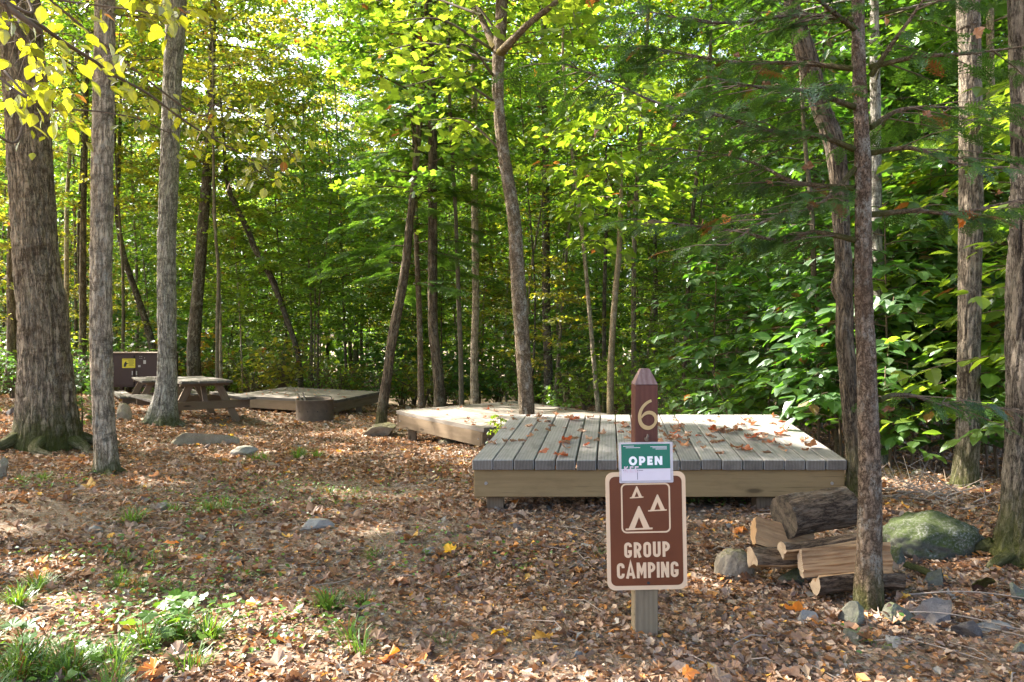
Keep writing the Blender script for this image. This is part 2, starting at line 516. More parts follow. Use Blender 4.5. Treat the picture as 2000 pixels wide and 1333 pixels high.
def mat_bark(name, light, dark, sc=26.0, lichen=.3, moss=0.15, mossh=.5, crack=.55, bands=0.0, stretch=.16, bumpd=.012, mosscol=(.062, .070, .012)):
    k = NT(name)
    tc = k.attr('tc', 'Vector')
    v1 = k.mp(tc, (1, 1, stretch))
    na = k.noise(v1, sc * .75, 6, .68, .3)
    nb = k.noise(k.mp(tc, (1, 1, stretch * 1.6), (3, 5, 1)), sc * 2.0, 4, .65, .2)
    ra = k.g(k.math('ABSOLUTE', k.math('SUBTRACT', na, .5)), 0.005, .10)
    rb = k.g(k.math('ABSOLUTE', k.math('SUBTRACT', nb, .5)), 0.0, .11)
    fine = k.noise(k.mp(tc, (1, 1, .45)), sc * 5, 5, .72)
    blot = k.noise(k.mp(tc, (1, 1, .5)), 4.0, 5, .68)
    h = k.math('ADD', k.math('MULTIPLY', ra, crack), k.math('ADD', k.math('MULTIPLY', rb, .35), k.math('MULTIPLY', fine, .45)))
    f = k.math('ADD', k.math('MULTIPLY', ra, .5 * crack + .1), k.math('ADD', k.math('MULTIPLY', rb, .30), k.math('MULTIPLY', fine, .45)))
    col = k.mix(k.math('MULTIPLY', k.g(f, .30, .85), k.g(k.attr('rnd'), .12, .75, .12, 1)), dark, light)
    tone = k.noise(k.mp(tc, (1, 1, .4)), 6.0, 3, .6)
    col = k.mix(k.math('MULTIPLY', k.g(tone, .4, .7), .35), col, tuple(c * .55 for c in light))
    lm = k.math('MULTIPLY', k.g(k.noise(k.mp(tc, (1, 1, .7)), 13.0, 6, .75), .49, .58), k.g(blot, .38, .58))
    lm2 = k.math('MULTIPLY', lm, k.g(fine, .40, .55))
    col = k.mix(k.math('MULTIPLY', lm2, min(1.0, lichen * 1.2)), col, (.46, .44, .37))
    dm = k.g(k.noise(k.mp(tc, (1, 1, 1.9 if bands else .3), (7, 0, 2)), 4.2, 6, .78), .50, .60)
    dm = k.math('MULTIPLY', dm, k.g(fine, .3, .55))
    col = k.mix(k.math('MULTIPLY', dm, .30 + .5 * bands), col, tuple(min(.075, c * 1.2) * q for c, q in zip(dark, (1, .8, .6))))
    z = k.n('SeparateXYZ', Vector=tc).outputs['Z']
    mz = k.g(z, mossh, 0.0, 0, 1)
    mn = k.noise(k.mp(tc, (1, 1, .6), (1, 9, 3)), 9.0, 5, .7)
    mm = k.math('MULTIPLY', k.g(k.math('ADD', k.math('ADD', k.math('MULTIPLY', mn, .7), k.math('MULTIPLY', blot, .4)), k.math('MULTIPLY', mz, .34)), .60, .80), k.math('ADD', moss, k.math('MULTIPLY', mz, .75)))
    mm = k.n('Clamp', Value=mm).outputs[0]
    col = k.mix(mm, col, k.mix(fine, tuple(c * .4 for c in mosscol), tuple(c * 1.9 for c in mosscol)))
    return k.pbr(col, .92, k.bump(h, 1.0, bumpd), **{'Specular__IOR__Level': .15})


def mat_wood(name, a, b, dark, rough=.8, weather=.3, wave=.3, knots=True, bumpd=.0015, speck=0.0):
    """sawn timber: x of tc runs along the grain"""
    k = NT(name)
    tc = k.attr('tc', 'Vector'); r = k.attr('rnd')
    v = k.mp(tc, (1.2, 14, 14))
    w = k.n('TexWave', _wave_type='BANDS', _bands_direction='Y', Vector=k.mp(tc, (.35, 9, 9)), Scale=1.6, Distortion=5.0, Detail=3.0, **{'Detail__Scale': 1.2}).outputs[1]
    grain = k.noise(k.mp(tc, (2.5, 60, 60)), 3.0, 5, .65)
    big = k.noise(v, .8, 4, .6)
    f = k.math('ADD', k.math('MULTIPLY', w, wave), k.math('ADD', k.math('MULTIPLY', grain, .5), k.math('MULTIPLY', big, .35)))
    col = k.mix(k.g(f, .25, .9), a, b)
    blot = k.noise(k.mp(tc, (2.2, 6, 6)), 1.7, 5, .65)
    col = k.mix(k.math('MULTIPLY', k.g(blot, .5, .72), weather), col, dark)
    cr = k.noise(k.mp(tc, (1.5, 90, 90)), 2.0, 2, .5)
    crm = k.g(cr, .34, .26)
    col = k.mix(k.math('MULTIPLY', crm, .6), col, tuple(c * .35 for c in dark))
    if knots:
        vk = k.n('TexVoronoi', _feature='F1', Vector=k.mp(tc, (1.6, 5.5, 5.5)), Scale=1.3).outputs[0]
        col = k.mix(k.math('MULTIPLY', k.g(vk, .16, .08), .75), col, tuple(c * .4 for c in dark))
    if speck:
        sp = k.noise(tc, 190.0, 2, .5)
        col = k.mix(k.math('MULTIPLY', k.g(sp, .52, .66), speck), col, tuple(c * .6 for c in a))
    val = k.g(r, 0, 1, .78, 1.2)
    col = k.n('HueSaturation', Value=val, Color=col).outputs[0]
    h = k.math('ADD', grain, k.math('MULTIPLY', crm, -.8))
    return k.pbr(col, rough, k.bump(h, .6, bumpd), **{'Specular__IOR__Level': .25})


def mat_stone(name, a, b, moss=0.0, speck=.35, sc=9.0, mosscol=(.042, .056, .018), bd=.01):
    k = NT(name)
    oc = k.n('TexCoord').outputs['Object']
    n1 = k.noise(oc, sc, 6, .68); n2 = k.noise(oc, sc * 11, 3, .7); n3 = k.noise(oc, sc * .35, 3, .6)
    col = k.mix(k.g(n1, .3, .7), a, b)
    col = k.mix(k.math('MULTIPLY', k.math('MULTIPLY', k.g(n2, .54, .66), k.g(n1, .42, .6)), speck), col, (.45, .46, .42))
    col = k.mix(k.math('MULTIPLY', k.g(n2, .42, .34), .5), col, tuple(c * .4 for c in a))
    if moss:
        nz = k.n('SeparateXYZ', Vector=k.n('NewGeometry').outputs['Normal']).outputs['Z']
        m = k.math('ADD', k.math('MULTIPLY', nz, .35), k.math('ADD', k.math('MULTIPLY', n1, .55), k.math('MULTIPLY', n3, .5)))
        m = k.math('MULTIPLY', k.g(m, .84 - moss * .42, 1.04 - moss * .42), k.g(k.math('ADD', k.math('MULTIPLY', n2, .6), k.math('MULTIPLY', n1, .4)), .60, .46))
        col = k.mix(m, col, k.mix(n2, tuple(c * .35 for c in mosscol), tuple(c * 2 for c in mosscol)))
    h = k.math('ADD', k.math('MULTIPLY', n1, 1.0), k.math('MULTIPLY', n2, .3))
    return k.pbr(col, .9, k.bump(h, .8, bd), **{'Specular__IOR__Level': .2})


def mat_plain(name, c, rough=.6, var=.12, sc=40.0, metal=0.0, bd=.0006, spec=.4):
    k = NT(name)
    oc = k.n('TexCoord').outputs['Object']
    n1 = k.noise(oc, sc, 5, .6); n2 = k.noise(oc, sc * .12, 3, .6)
    f = k.math('ADD', k.math('MULTIPLY', n1, .5), k.math('MULTIPLY', n2, .5))
    col = k.mix(k.g(f, .3, .7), tuple(x * (1 - var) for x in c), tuple(min(1, x * (1 + var)) for x in c))
    return k.pbr(col, rough, k.bump(n1, .3, bd), Metallic=metal, **{'Specular__IOR__Level': spec})


M = {}
# bark
M['bark_maple'] = mat_bark('bark_grey_brown', (.46, .36, .26), (.06, .045, .032), 25, .35, .12, .75, .7, .9)
M['bark_dark'] = mat_bark('bark_dark_grey', (.27, .225, .18), (.03, .024, .018), 30, .25, .10, .55, .8, .3, .16, .012)
M['bark_mid'] = mat_bark('bark_mid_grey', (.38, .31, .235), (.04, .03, .022), 34, .45, .15, .5, .8, .3, .16, .010)
M['bark_pale'] = mat_bark('bark_pale_flaky', (.70, .57, .42), (.14, .10, .065), 33, .7, .05, .35, .75, 1.0, .2, .009)
M['bark_grey'] = mat_bark('bark_grey', (.62, .58, .51), (.085, .075, .062), 36, .9, .12, .45, .7, 1.0, .2, .009)
M['bark_lichen'] = mat_bark('bark_lichened', (.38, .29, .20), (.05, .036, .02), 30, 1.0, .5, .3, .4, .5, .8, .006, (.11, .085, .015))
M['bark_hemlock'] = mat_bark('bark_reddish_scaly', (.34, .245, .17), (.055, .035, .022), 42, .8, .10, .3, .6, .0, .55, .008)
M['bark_old'] = mat_bark('bark_old_brown', (.23, .175, .12), (.03, .022, .015), 24, .35, .10, .55, .9, .2, .15, .014)
M['bark_small'] = mat_bark('bark_thin_smooth', (.27, .225, .16), (.07, .055, .038), 50, .35, .05, .2, .25, .2, .8, .003)
M['bark_tan'] = mat_bark('bark_tan_smooth', (.46, .36, .21), (.12, .09, .05), 40, .4, .1, .2, .2, .2, .6, .003)
M['bark_far'] = mat_bark('bark_far_dark', (.15, .122, .095), (.03, .025, .018), 18, .5, .15, .8, .6, .0, .2, .01)  # dark brown bark of the distant trunks
M['twig'] = mat_plain('twig_brown', (.13, .09, .06), .9, .3)
M['twig_dry'] = mat_plain('dry_stick_grey', (.30, .24, .19), .9, .25)
# foliage
M['lf_green'] = mat_leaf('foliage_green', (.045, .105, .018), (.09, .165, .028), (.17, .40, .02), (.34, .56, .03), .5)
M['lf_deep'] = mat_leaf('foliage_deep_green', (.03, .08, .02), (.06, .13, .03), (.10, .26, .02), (.18, .40, .03), .42)
M['lf_lime'] = mat_leaf('foliage_lime', (.07, .13, .012), (.13, .19, .02), (.32, .54, .02), (.50, .64, .04), .5, brown=.015)
M['lf_yellow'] = mat_leaf('foliage_yellow', (.115, .16, .02), (.19, .19, .025), (.46, .54, .025), (.64, .52, .03), .5, brown=.03)
M['lf_gold'] = mat_leaf('foliage_gold', (.24, .17, .02), (.26, .18, .02), (.72, .40, .03), (.75, .52, .04), .5, brown=.05)
M['lf_big'] = mat_leaf('foliage_broad_green', (.028, .085, .018), (.06, .13, .02), (.12, .36, .02), (.26, .52, .03), .42, .12, brown=.03, veins=.5, spots=.5)
M['lf_near_y'] = mat_leaf('foliage_yellow_green', (.15, .19, .015), (.25, .24, .02), (.46, .55, .015), (.68, .64, .02), .5, .07, brown=.02, veins=.6, spots=.9)
M['needle'] = mat_leaf('needles_green', (.035, .075, .018), (.065, .12, .025), (.09, .22, .015), (.17, .34, .02), .4, .05, brown=.03)
M['needle_l'] = mat_leaf('needles_light_green', (.045, .10, .022), (.08, .15, .03), (.18, .40, .03), (.30, .52, .04), .45, .05)
M['grass'] = mat_leaf('grass_blades', (.06, .15, .02), (.11, .2, .03), (.16, .34, .02), (.28, .42, .03), .35, .05, brown=.10)


def mat_litter():
    k = NT('dry_leaf_litter')
    r = k.attr('rnd')
    col = k.ramp(r, [(0, (.09, .052, .03)), (.16, (.24, .135, .075)), (.36, (.31, .205, .135)), (.52, (.16, .085, .045)), (.66, (.37, .265, .175)), (.76, (.27, .145, .07)), (.90, (.22, .20, .165)), (.94, (.42, .18, .045)), (.985, (.54, .30, .05))], 'CONSTANT')
    v = k.g(k.math('FRACT', k.math('MULTIPLY', r, 91.0)), 0, 1, .85, 1.45)
    oc = k.n('TexCoord').outputs['Object']
    n1 = k.noise(oc, 90.0, 3, .6)
    v = k.math('MULTIPLY', v, k.g(n1, .3, .7, .75, 1.2))
    col = k.n('HueSaturation', Value=v, Color=col).outputs[0]
    d = k.n('BsdfDiffuse', Color=col)
    t = k.n('BsdfTranslucent', Color=k.mix(.25, col, (.7, .25, .06)))
    m1 = k.n('MixShader', Fac=.22); k.put(m1.inputs[1], d); k.put(m1.inputs[2], t)
    g_ = k.n('BsdfGlossy', Roughness=.5)
    m2 = k.n('MixShader', Fac=.05); k.put(m2.inputs[1], m1); k.put(m2.inputs[2], g_)
    k.t.links.new(m2.outputs[0], k.out.inputs[0]); return k.m


M['litter'] = mat_litter()


def mat_soil():
    k = NT('gravelly_soil')
    oc = k.n('TexCoord').outputs['Object']
    n1 = k.noise(oc, 1.1, 5, .6); n2 = k.noise(oc, 38.0, 5, .7); n3 = k.noise(oc, 9.0, 4, .6)
    vo = k.n('TexVoronoi', Vector=oc, Scale=70.0); cell = vo.outputs[1]; dist = vo.outputs[0]
    col = k.mix(k.g(n3, .3, .7), (.19, .13, .085), (.33, .25, .175))
    cg = k.n('SeparateColor', Color=cell).outputs[0]
    stones = k.ramp(cg, [(0, (.07, .045, .03)), (.3, (.17, .10, .06)), (.5, (.24, .21, .18)), (.7, (.30, .2, .13)), (.88, (.32, .31, .29))], 'CONSTANT')
    col = k.mix(.55, col, stones)
    col = k.mix(k.math('MULTIPLY', k.g(n1, .35, .65), .5), col, (.13, .085, .055))
    # mossy / weedy tint in low patches
    gm = k.math('MULTIPLY', k.g(k.noise(oc, .9, 3, .6), .56, .68), k.g(n2, .45, .6))
    col = k.mix(k.math('MULTIPLY', gm, .45), col, (.05, .08, .018))
    h = k.math('ADD', k.math('MULTIPLY', n2, .6), k.math('MULTIPLY', dist, .8))
    return k.pbr(col, .95, k.bump(h, .9, .012), **{'Specular__IOR__Level': .15})


M['soil'] = mat_soil()
# timber
M['deck_grey'] = mat_wood('deck_boards_weathered', (.205, .192, .178), (.325, .305, .285), (.11, .098, .088), .75, .6)
M['deck_tan'] = mat_wood('deck_boards_tan', (.175, .15, .125), (.27, .235, .20), (.11, .09, .07), .8, .5)
M['deck_end'] = mat_wood('deck_board_ends', (.12, .10, .08), (.20, .17, .14), (.06, .05, .04), .85, .6, knots=False)
M['rim_olive'] = mat_wood('fascia_board_olive', (.19, .125, .055), (.28, .19, .09), (.11, .07, .033), .75, .35)
M['rim_tan'] = mat_wood('fascia_board_tan', (.155, .11, .068), (.235, .17, .11), (.095, .065, .04), .8, .4)
M['table_top'] = mat_wood('table_boards_grey', (.12, .105, .09), (.20, .18, .158), (.075, .06, .048), .8, .5)
M['table_leg'] = mat_wood('table_timber_brown', (.15, .10, .065), (.23, .165, .11), (.09, .06, .04), .8, .4)
M['post_bare'] = mat_wood('post_bare_timber', (.15, .115, .07), (.23, .18, .115), (.09, .065, .045), .85, .55, knots=False)
M['post_brown'] = mat_wood('post_brown_paint', (.085, .029, .019), (.118, .044, .029), (.055, .024, .018), .55, .5, knots=False, bumpd=.0008)
M['post_cap'] = mat_wood('post_cap_worn', (.12, .065, .055), (.25, .17, .15), (.08, .04, .03), .7, .3, knots=False, bumpd=.002)
M['split'] = mat_wood('split_wood_fresh', (.33, .19, .09), (.60, .385, .20), (.15, .085, .045), .85, .8, .05, knots=False, bumpd=.006)
M['log_end'] = mat_wood('log_end_pale', (.26, .19, .13), (.42, .32, .22), (.12, .08, .05), .9, .8, .0, knots=False, bumpd=.003)
k = NT('log_end_rings')
tc = k.attr('tc', 'Vector')
rg_ = k.n('TexWave', _wave_type='RINGS', _rings_direction='Z', Vector=k.mp(tc, (1, 1, 0)), Scale=34.0, Distortion=2.5, Detail=3.0, **{'Detail__Scale': 2.0}).outputs[1]
n_ = k.noise(tc, 45.0, 5, .7); n2_ = k.noise(tc, 9.0, 4, .6)
col = k.mix(rg_, (.36, .26, .17), (.46, .35, .24)); col = k.mix(k.math('MULTIPLY', k.g(n2_, .48, .66), .7), col, (.19, .12, .07)); col = k.mix(k.g(n_, .40, .28), col, (.08, .05, .03))
M['log_end'] = k.pbr(col, .9, k.bump(k.math('ADD', n_, k.math('MULTIPLY', rg_, .3)), .7, .004))
M['log_char'] = mat_stone('log_end_charred', (.018, .016, .014), (.15, .115, .08), 0, .06, 26.0)
M['log_bark'] = mat_bark('log_bark', (.34, .235, .155), (.045, .03, .02), 26, .25, 0, .0001, .7, 0, .2, .012)
# stone
M['boulder'] = mat_stone('boulder_mossy', (0.05, 0.052, 0.042), (0.14, 0.145, 0.12), .999, .35, 7.0)
M['stone_grey'] = mat_stone('stone_grey', (0.08, 0.07, 0.068), (0.155, 0.14, 0.132), .0, .15, 12.0)
M['stone_green'] = mat_stone('stone_greenish', (0.065, 0.064, 0.048), (0.15, 0.146, 0.112), .35, .2, 12.0, (.09, .11, .03))
M['stone_pale'] = mat_stone('stone_pale', (0.22, 0.2, 0.165), (0.36, 0.33, 0.28), .0, .2, 9.0)
M['stone_tan'] = mat_stone('stone_tan', (.17, .14, .10), (.30, .255, .19), .4, .3, 9.0, (.09, .085, .025))
M['stone_blue'] = mat_stone('stone_bluish', (0.12, 0.115, 0.105), (0.22, 0.212, 0.2), .0, .15, 14.0)
M['stone_dark'] = mat_stone('stone_dark', (0.045, 0.04, 0.038), (0.09, 0.08, 0.075), .0, .1, 14.0)
M['bark_strip'] = mat_bark('bark_strip', (.22, .115, .085), (.08, .045, .035), 30, .1, 0, .0001, .3)
# painted / metal
M['sign_brown'] = mat_plain('sign_brown', (.118, .034, .013), .42, .22, 7.0)
M['sign_cream'] = mat_plain('sign_cream', (.66, .47, .30), .4, .05, 12.0)
M['number_cream'] = mat_plain('number_cream', (.44, .31, .14), .5, .1)
M['box_brown'] = mat_plain('locker_brown', (.034, .014, .012), .45, .15, 6.0)
M['box_edge'] = mat_plain('locker_edge', (.30, .22, .18), .5, .15)
M['yellow'] = mat_plain('sticker_yellow', (.62, .52, .03), .5, .05)
M['black'] = mat_plain('black_ink', (.02, .02, .02), .6, .1)
M['steel'] = mat_plain('steel_grey', (.35, .34, .33), .45, .1, metal=.6)
M['paper'] = mat_plain('paper_white', (.62, .56, .6), .5, .04)
M['white'] = mat_plain('white_ink', (.80, .80, .80), .5, .02)
M['green_card'] = mat_plain('card_green', (.012, .15, .10), .25, .1, 6.0)
M['rust'] = mat_plain('ring_rusted_steel', (.135, .10, .075), .75, .3, 14.0, .2, .002)
M['soot'] = mat_plain('sooty_steel', (.03, .032, .035), .7, .3, 20.0)
k = NT('laminate_film')
d = k.n('BsdfPrincipled', Roughness=.15, **{'Base__Color': (.75, .72, .74, 1)})
t = k.n('BsdfTransparent', Color=(.92, .92, .94, 1)); mx = k.n('MixShader', Fac=.45); k.put(mx.inputs[1], t); k.put(mx.inputs[2], d)
k.t.links.new(mx.outputs[0], k.out.inputs[0]); M['film'] = k.m
# ------------------------------------------------------------------ plant generators
GA = 2.39996


def leaf_cloud(mb, tplate, pos, size, tilt=.35, droop=.25, yaw=None, rnd=None, mat=0, smooth=False):
    n = len(pos)
    yaw = rng.uniform(0, 2 * PI, n) if yaw is None else yaw
    mb.inst(tplate, mats_from(yaw, rng.normal(-droop, tilt, n), rng.normal(0, tilt, n), size * rng.uniform(.7, 1.2, n)), pos,
            rng.random(n) if rnd is None else rnd, mat, smooth)


def broadleaf(H, z0, R, nb, per, size, tplate, peak=.45, rise=.5, droop=.25, thin=.5, lr=.022, tilt=.4, at=None):
    """returns (stem, limbs, leaves) builders of one tree standing on the origin"""
    stem, limbs, lv = MB(), MB(), MB()
    pts = [(rng.normal(0, .022) * (z * 1.2) ** .8, rng.normal(0, .022) * (z * 1.2) ** .8, z) for z in np.linspace(-.15, H * .96, 9)]
    pts = resample(pts, 22)
    r0 = H * .0048 + .012
    tube(stem, pts, np.linspace(1, .12, 22) ** .8 * r0 * 1.25, 8, bump=.08, flare=(.12, .35, 4))
    pos = []; yaws = []
    for i in range(nb):
        t = (i + rng.random()) / nb
        z = z0 + (H - z0) * t ** .9
        prof = (t / peak) ** .5 if t < peak else math.sqrt(max(.02, 1 - ((t - peak) / (1 - peak)) ** 2))
        L = R * prof * rng.uniform(.55, 1.12) + .1
        az = i * GA + rng.normal(0, .3)
        el = rise * rng.uniform(.4, 1.4) * (.5 + t)
        d = np.array([math.cos(az), math.sin(az), 0]); sd = np.array([-d[1], d[0], 0])
        k = np.linspace(0, 1, 5)[:, None]
        c = np.interp(z, pts[:, 2], pts[:, 0]), np.interp(z, pts[:, 2], pts[:, 1])
        curve = np.array([c[0], c[1], z]) + d * L * k + np.array([0, 0, 1.]) * (math.sin(el) * L * (k - .45 * k ** 2)) + sd * rng.normal(0, .12) * L * k ** 2
        tube(limbs, curve, np.linspace(lr * (.4 + L / R * .6), .004, 5), 4, cap=False)
        ns = 6
        m = max(4, int(per * L / R))
        for s in range(ns):
            a = .3 + .7 * (s + rng.random()) / ns
            p = np.array([np.interp(a, k[:, 0], curve[:, q]) for q in range(3)])
            sg = 1 if s % 2 else -1
            ln = L * rng.uniform(.22, .42) * (1.25 - a * .6)
            dr = d * math.cos(.8) + sd * sg * math.sin(.8) + np.array([0, 0, rng.normal(.02, .12)])
            if thin and (at is None or open_mask((p + np.asarray(at))[None])[0]): tube(limbs, [p, p + dr * ln * .5 + np.array([0, 0, .02]), p + dr * ln], [lr * .28, lr * .2, .003], 3, cap=False)
            u = rng.random((m // ns + 1, 1)) ** .8
            q = p + dr * ln * u * 1.12 + rng.normal(0, 1, (len(u), 3)) * np.array([1, 1, .45]) * size * .75
            pos.append(q); yaws.append(np.full(len(u), math.atan2(-dr[0], dr[1])) + rng.normal(0, .9, len(u)))
    pos = np.concatenate(pos); yaws = np.concatenate(yaws)
    if at is not None:
        m_ = open_mask(pos + np.asarray(at)); pos, yaws = pos[m_], yaws[m_]
    leaf_cloud(lv, tplate, pos, size, tilt=tilt, droop=droop, yaw=yaws)
    return stem, limbs, lv


def needle_spray(nside=8, step=.035, nl=.075, nw=.022, flat=True, seed=0):
    """flat feathery twig of unit length along +y"""
    r_ = random.Random(seed)
    V = []; Fc = []

    def tw(p, q):
        p = np.array(p, float); q = np.array(q, float); d = q - p; L = np.linalg.norm(d); d /= L
        s = np.array([-d[1], d[0], 0])
        n = max(2, int(L / step))
        for i in range(n):
            c = p + d * L * (i + .5) / n
            for sg in (-1, 1):
                dd = d * .45 + s * sg * .9 + np.array([0, 0, r_.uniform(-.35, .25)])
                a = len(V); l = nl * r_.uniform(.7, 1.15)
                V.extend([c - d * nw, c + d * nw, c + dd * l]); Fc.append((a, a + 1, a + 2))
        a = len(V); V.extend([p - s * .006, p + s * .006, q]); Fc.append((a, a + 1, a + 2))
    droop = lambda y: -.25 * y * y
    for i in range(6):
        a, b = i / 6, (i + 1) / 6
        tw((0, a, droop(a)), (0, b, droop(b)))
    for i in range(nside):
        y = .06 + .86 * i / nside; l = .48 * (1 - y * .75) * r_.uniform(.8, 1.1)
        for sg in (-1, 1):
            yy = y + sg * .02
            tw((0, yy, droop(yy)), (sg * l * .72, yy + l * .66, droop(yy) - .12 * l))
    return tpl(V, Fc)


SPRAY_F = needle_spray(5, .10, .15, .036)
SPRAY_M = needle_spray(6, .075, .12, .03, seed=1)
SPRAY_C = needle_spray(4, .15, .22, .06, seed=2)


def conifer(H, z0, R, nb, per, size, spray, droop=.25, lr=.014, rise=.1):
    stem, limbs, lv = MB(), MB(), MB()
    pts = resample([(rng.normal(0, .01) * z, rng.normal(0, .01) * z, z) for z in np.linspace(-.1, H, 7)], 18)
    tube(stem, pts, np.linspace(1, .06, 18) * (H * .0085 + .01), 8, bump=.06, flare=(.1, .3, 4))
    pos = []; yaw = []; pit = []
    for i in range(nb):
        t = (i + rng.random()) / nb
        z = z0 + (H - z0) * t
        L = R * (1 - t) ** .8 * rng.uniform(.7, 1.15) + .12
        az = i * GA + rng.normal(0, .3)
        d = np.array([math.cos(az), math.sin(az), 0]); sd = np.array([-d[1], d[0], 0])
        k = np.linspace(0, 1, 5)[:, None]
        curve = np.array([0, 0, z]) + d * L * k + np.array([0, 0, 1.]) * (L * (rise * k - droop * k ** 2))
        tube(limbs, curve, np.linspace(lr, .003, 5), 4, cap=False)
        m = max(4, int(per * L / R))
        for s in range(m):
            a = .15 + .85 * (s + .5) / m
            p = np.array([np.interp(a, k[:, 0], curve[:, q]) for q in range(3)])
            sg = 1 if s % 2 else -1
            off = rng.uniform(0, .22) * L * (1 - a * .5)
            dd = d * .5 + sd * sg
            pos.append(p + dd * off * .7 + np.array([0, 0, rng.normal(0, .02)]))
            yaw.append(math.atan2(-d[0], d[1]) - sg * rng.uniform(.3, .95)); pit.append(rng.normal(-.2, .15))
    pos = np.array(pos); n = len(pos)
    lv.inst(spray, mats_from(np.array(yaw), np.array(pit), rng.normal(0, .2, n), size * rng.uniform(.7, 1.2, n)), pos, rng.random(n))
    return stem, limbs, lv


def shrub(H, R, nst, per, size, tplate, tilt=.35):
    limbs, lv = MB(), MB()
    pos = []; yaw = []
    for i in range(nst):
        az = i * GA + rng.normal(0, .4); d = np.array([math.cos(az), math.sin(az), 0])
        L = rng.uniform(.35, 1) * R; h = H * rng.uniform(.5, 1)
        k = np.linspace(0, 1, 6)[:, None]
        c = d * L * k ** 1.3 + np.array([0, 0, 1.]) * h * (k * 1.5 - .5 * k ** 2) + rng.normal(0, .02, (6, 3)) * k
        c[0, 2] = -.08
        tube(limbs, c, np.linspace(.009, .003, 6), 4, cap=False)
        for j in range(per):
            a = .25 + .75 * j / per
            p = np.array([np.interp(a, k[:, 0], c[:, q]) for q in range(3)])
            sg = 1 if j % 2 else -1
            y = math.atan2(-d[0], d[1]) - sg * rng.uniform(.5, 1.5)
            o = rng.uniform(0, .22) * R
            pos.append(p + np.array([-math.sin(y), math.cos(y), 0]) * o + np.array([0, 0, rng.normal(0, .03)])); yaw.append(y)
    leaf_cloud(lv, tplate, np.array(pos), size, tilt=tilt, droop=.2, yaw=np.array(yaw))
    return limbs, lv


def arching(H, R, nb, per, size, tplate=None, seed=0, base=.25, stemr=.012):
    """sapling with tiers of long planar branches carrying two rows of big leaves"""
    limbs, lv = MB(), MB()
    LO = LEAF_OVAL
    st = resample([(0, 0, -.1), (rng.normal(0, .05), rng.normal(0, .05), H * .5), (rng.normal(0, .1), rng.normal(0, .1), H)], 12)
    tube(limbs, st, np.linspace(stemr, .004, 12), 6)
    pos = []; yaw = []; pit = []
    for i in range(nb):
        t = (i + .5) / nb
        z = H * (base + (1 - base) * t)
        az = i * GA + rng.normal(0, .35); d = np.array([math.cos(az), math.sin(az), 0]); sd = np.array([-d[1], d[0], 0])
        L = R * rng.uniform(.6, 1.1) * (1 - .5 * t)
        k = np.linspace(0, 1, 7)[:, None]
        o = np.array([np.interp(z, st[:, 2], st[:, q]) for q in range(3)])
        c = o + d * L * k + np.array([0, 0, 1.]) * L * (.35 * k - .45 * k ** 2) + sd * rng.normal(0, .15) * L * k ** 2
        tube(limbs, c, np.linspace(.006, .002, 7), 4, cap=False)
        for j in range(per):
            a = .15 + .85 * j / (per - 1)
            p = np.array([np.interp(a, k[:, 0], c[:, q]) for q in range(3)])
            sg = 1 if j % 2 else -1
            ang = rng.uniform(.5, 1.1) if j < per - 1 else 0
            pos.append(p + np.array([0, 0, rng.normal(0, .01)])); yaw.append(math.atan2(-d[0], d[1]) - sg * ang); pit.append(rng.normal(-.3, .22))
            if rng.random() < .5:    # a short side shoot with two more leaves
                y = yaw[-1]; q = p + np.array([-math.sin(y), math.cos(y), -.1]) * size * 1.3
                for e in (-.7, .5):
                    pos.append(q); yaw.append(y + e); pit.append(rng.normal(-.35, .25))
    n = len(pos)
    lv.inst(LEAF_OVAL if tplate is None else tplate, mats_from(np.array(yaw), np.array(pit), rng.normal(0, .25, n), size * rng.uniform(.6, 1.15, n)), np.array(pos), rng.random(n))
    return limbs, lv


# ------------------------------------------------------------------ crown library (meshes shared by the copies)
def meshes(parts, names, mats):
    out = []
    for b, n, m in zip(parts, names, mats):
        me = b.mesh(n); me.materials.append(M[m]); out.append(me)
    return out


LIB = {}
CAN = ((15, 4.0, 3.0, 60, 190, .13, LEAF_KITE, .4), (17, 5.5, 3.4, 64, 200, .14, LEAF_KITE, .5), (13, 3.2, 2.6, 54, 180, .12, LEAF_STAR, .35), (19, 6.5, 3.6, 66, 200, .15, LEAF_STAR, .5))
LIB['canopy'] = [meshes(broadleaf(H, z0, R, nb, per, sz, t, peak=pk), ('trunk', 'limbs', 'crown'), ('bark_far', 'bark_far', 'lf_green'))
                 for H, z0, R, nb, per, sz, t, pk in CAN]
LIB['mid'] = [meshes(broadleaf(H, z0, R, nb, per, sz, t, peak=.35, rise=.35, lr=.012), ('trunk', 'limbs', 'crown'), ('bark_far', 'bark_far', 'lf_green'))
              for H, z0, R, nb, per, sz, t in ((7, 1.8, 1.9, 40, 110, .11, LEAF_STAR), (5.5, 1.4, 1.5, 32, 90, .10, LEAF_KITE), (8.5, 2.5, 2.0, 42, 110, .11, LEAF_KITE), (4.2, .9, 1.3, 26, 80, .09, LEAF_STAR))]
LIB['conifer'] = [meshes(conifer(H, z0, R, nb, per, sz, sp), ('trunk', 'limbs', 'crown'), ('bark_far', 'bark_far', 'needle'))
                  for H, z0, R, nb, per, sz, sp in ((9, .9, 1.7, 80, 26, .32, SPRAY_M), (6, .5, 1.3, 60, 24, .28, SPRAY_M), (11, 2.5, 1.7, 80, 24, .34, SPRAY_M))]
LIB['shrub'] = [meshes(shrub(H, R, ns, per, sz, t), ('limbs', 'crown'), ('twig', 'lf_deep'))
                for H, R, ns, per, sz, t in ((1.1, .7, 18, 15, .10, LEAF_STAR), (.8, .6, 16, 12, .09, LEAF_KITE), (1.5, .9, 22, 16, .11, LEAF_STAR))]
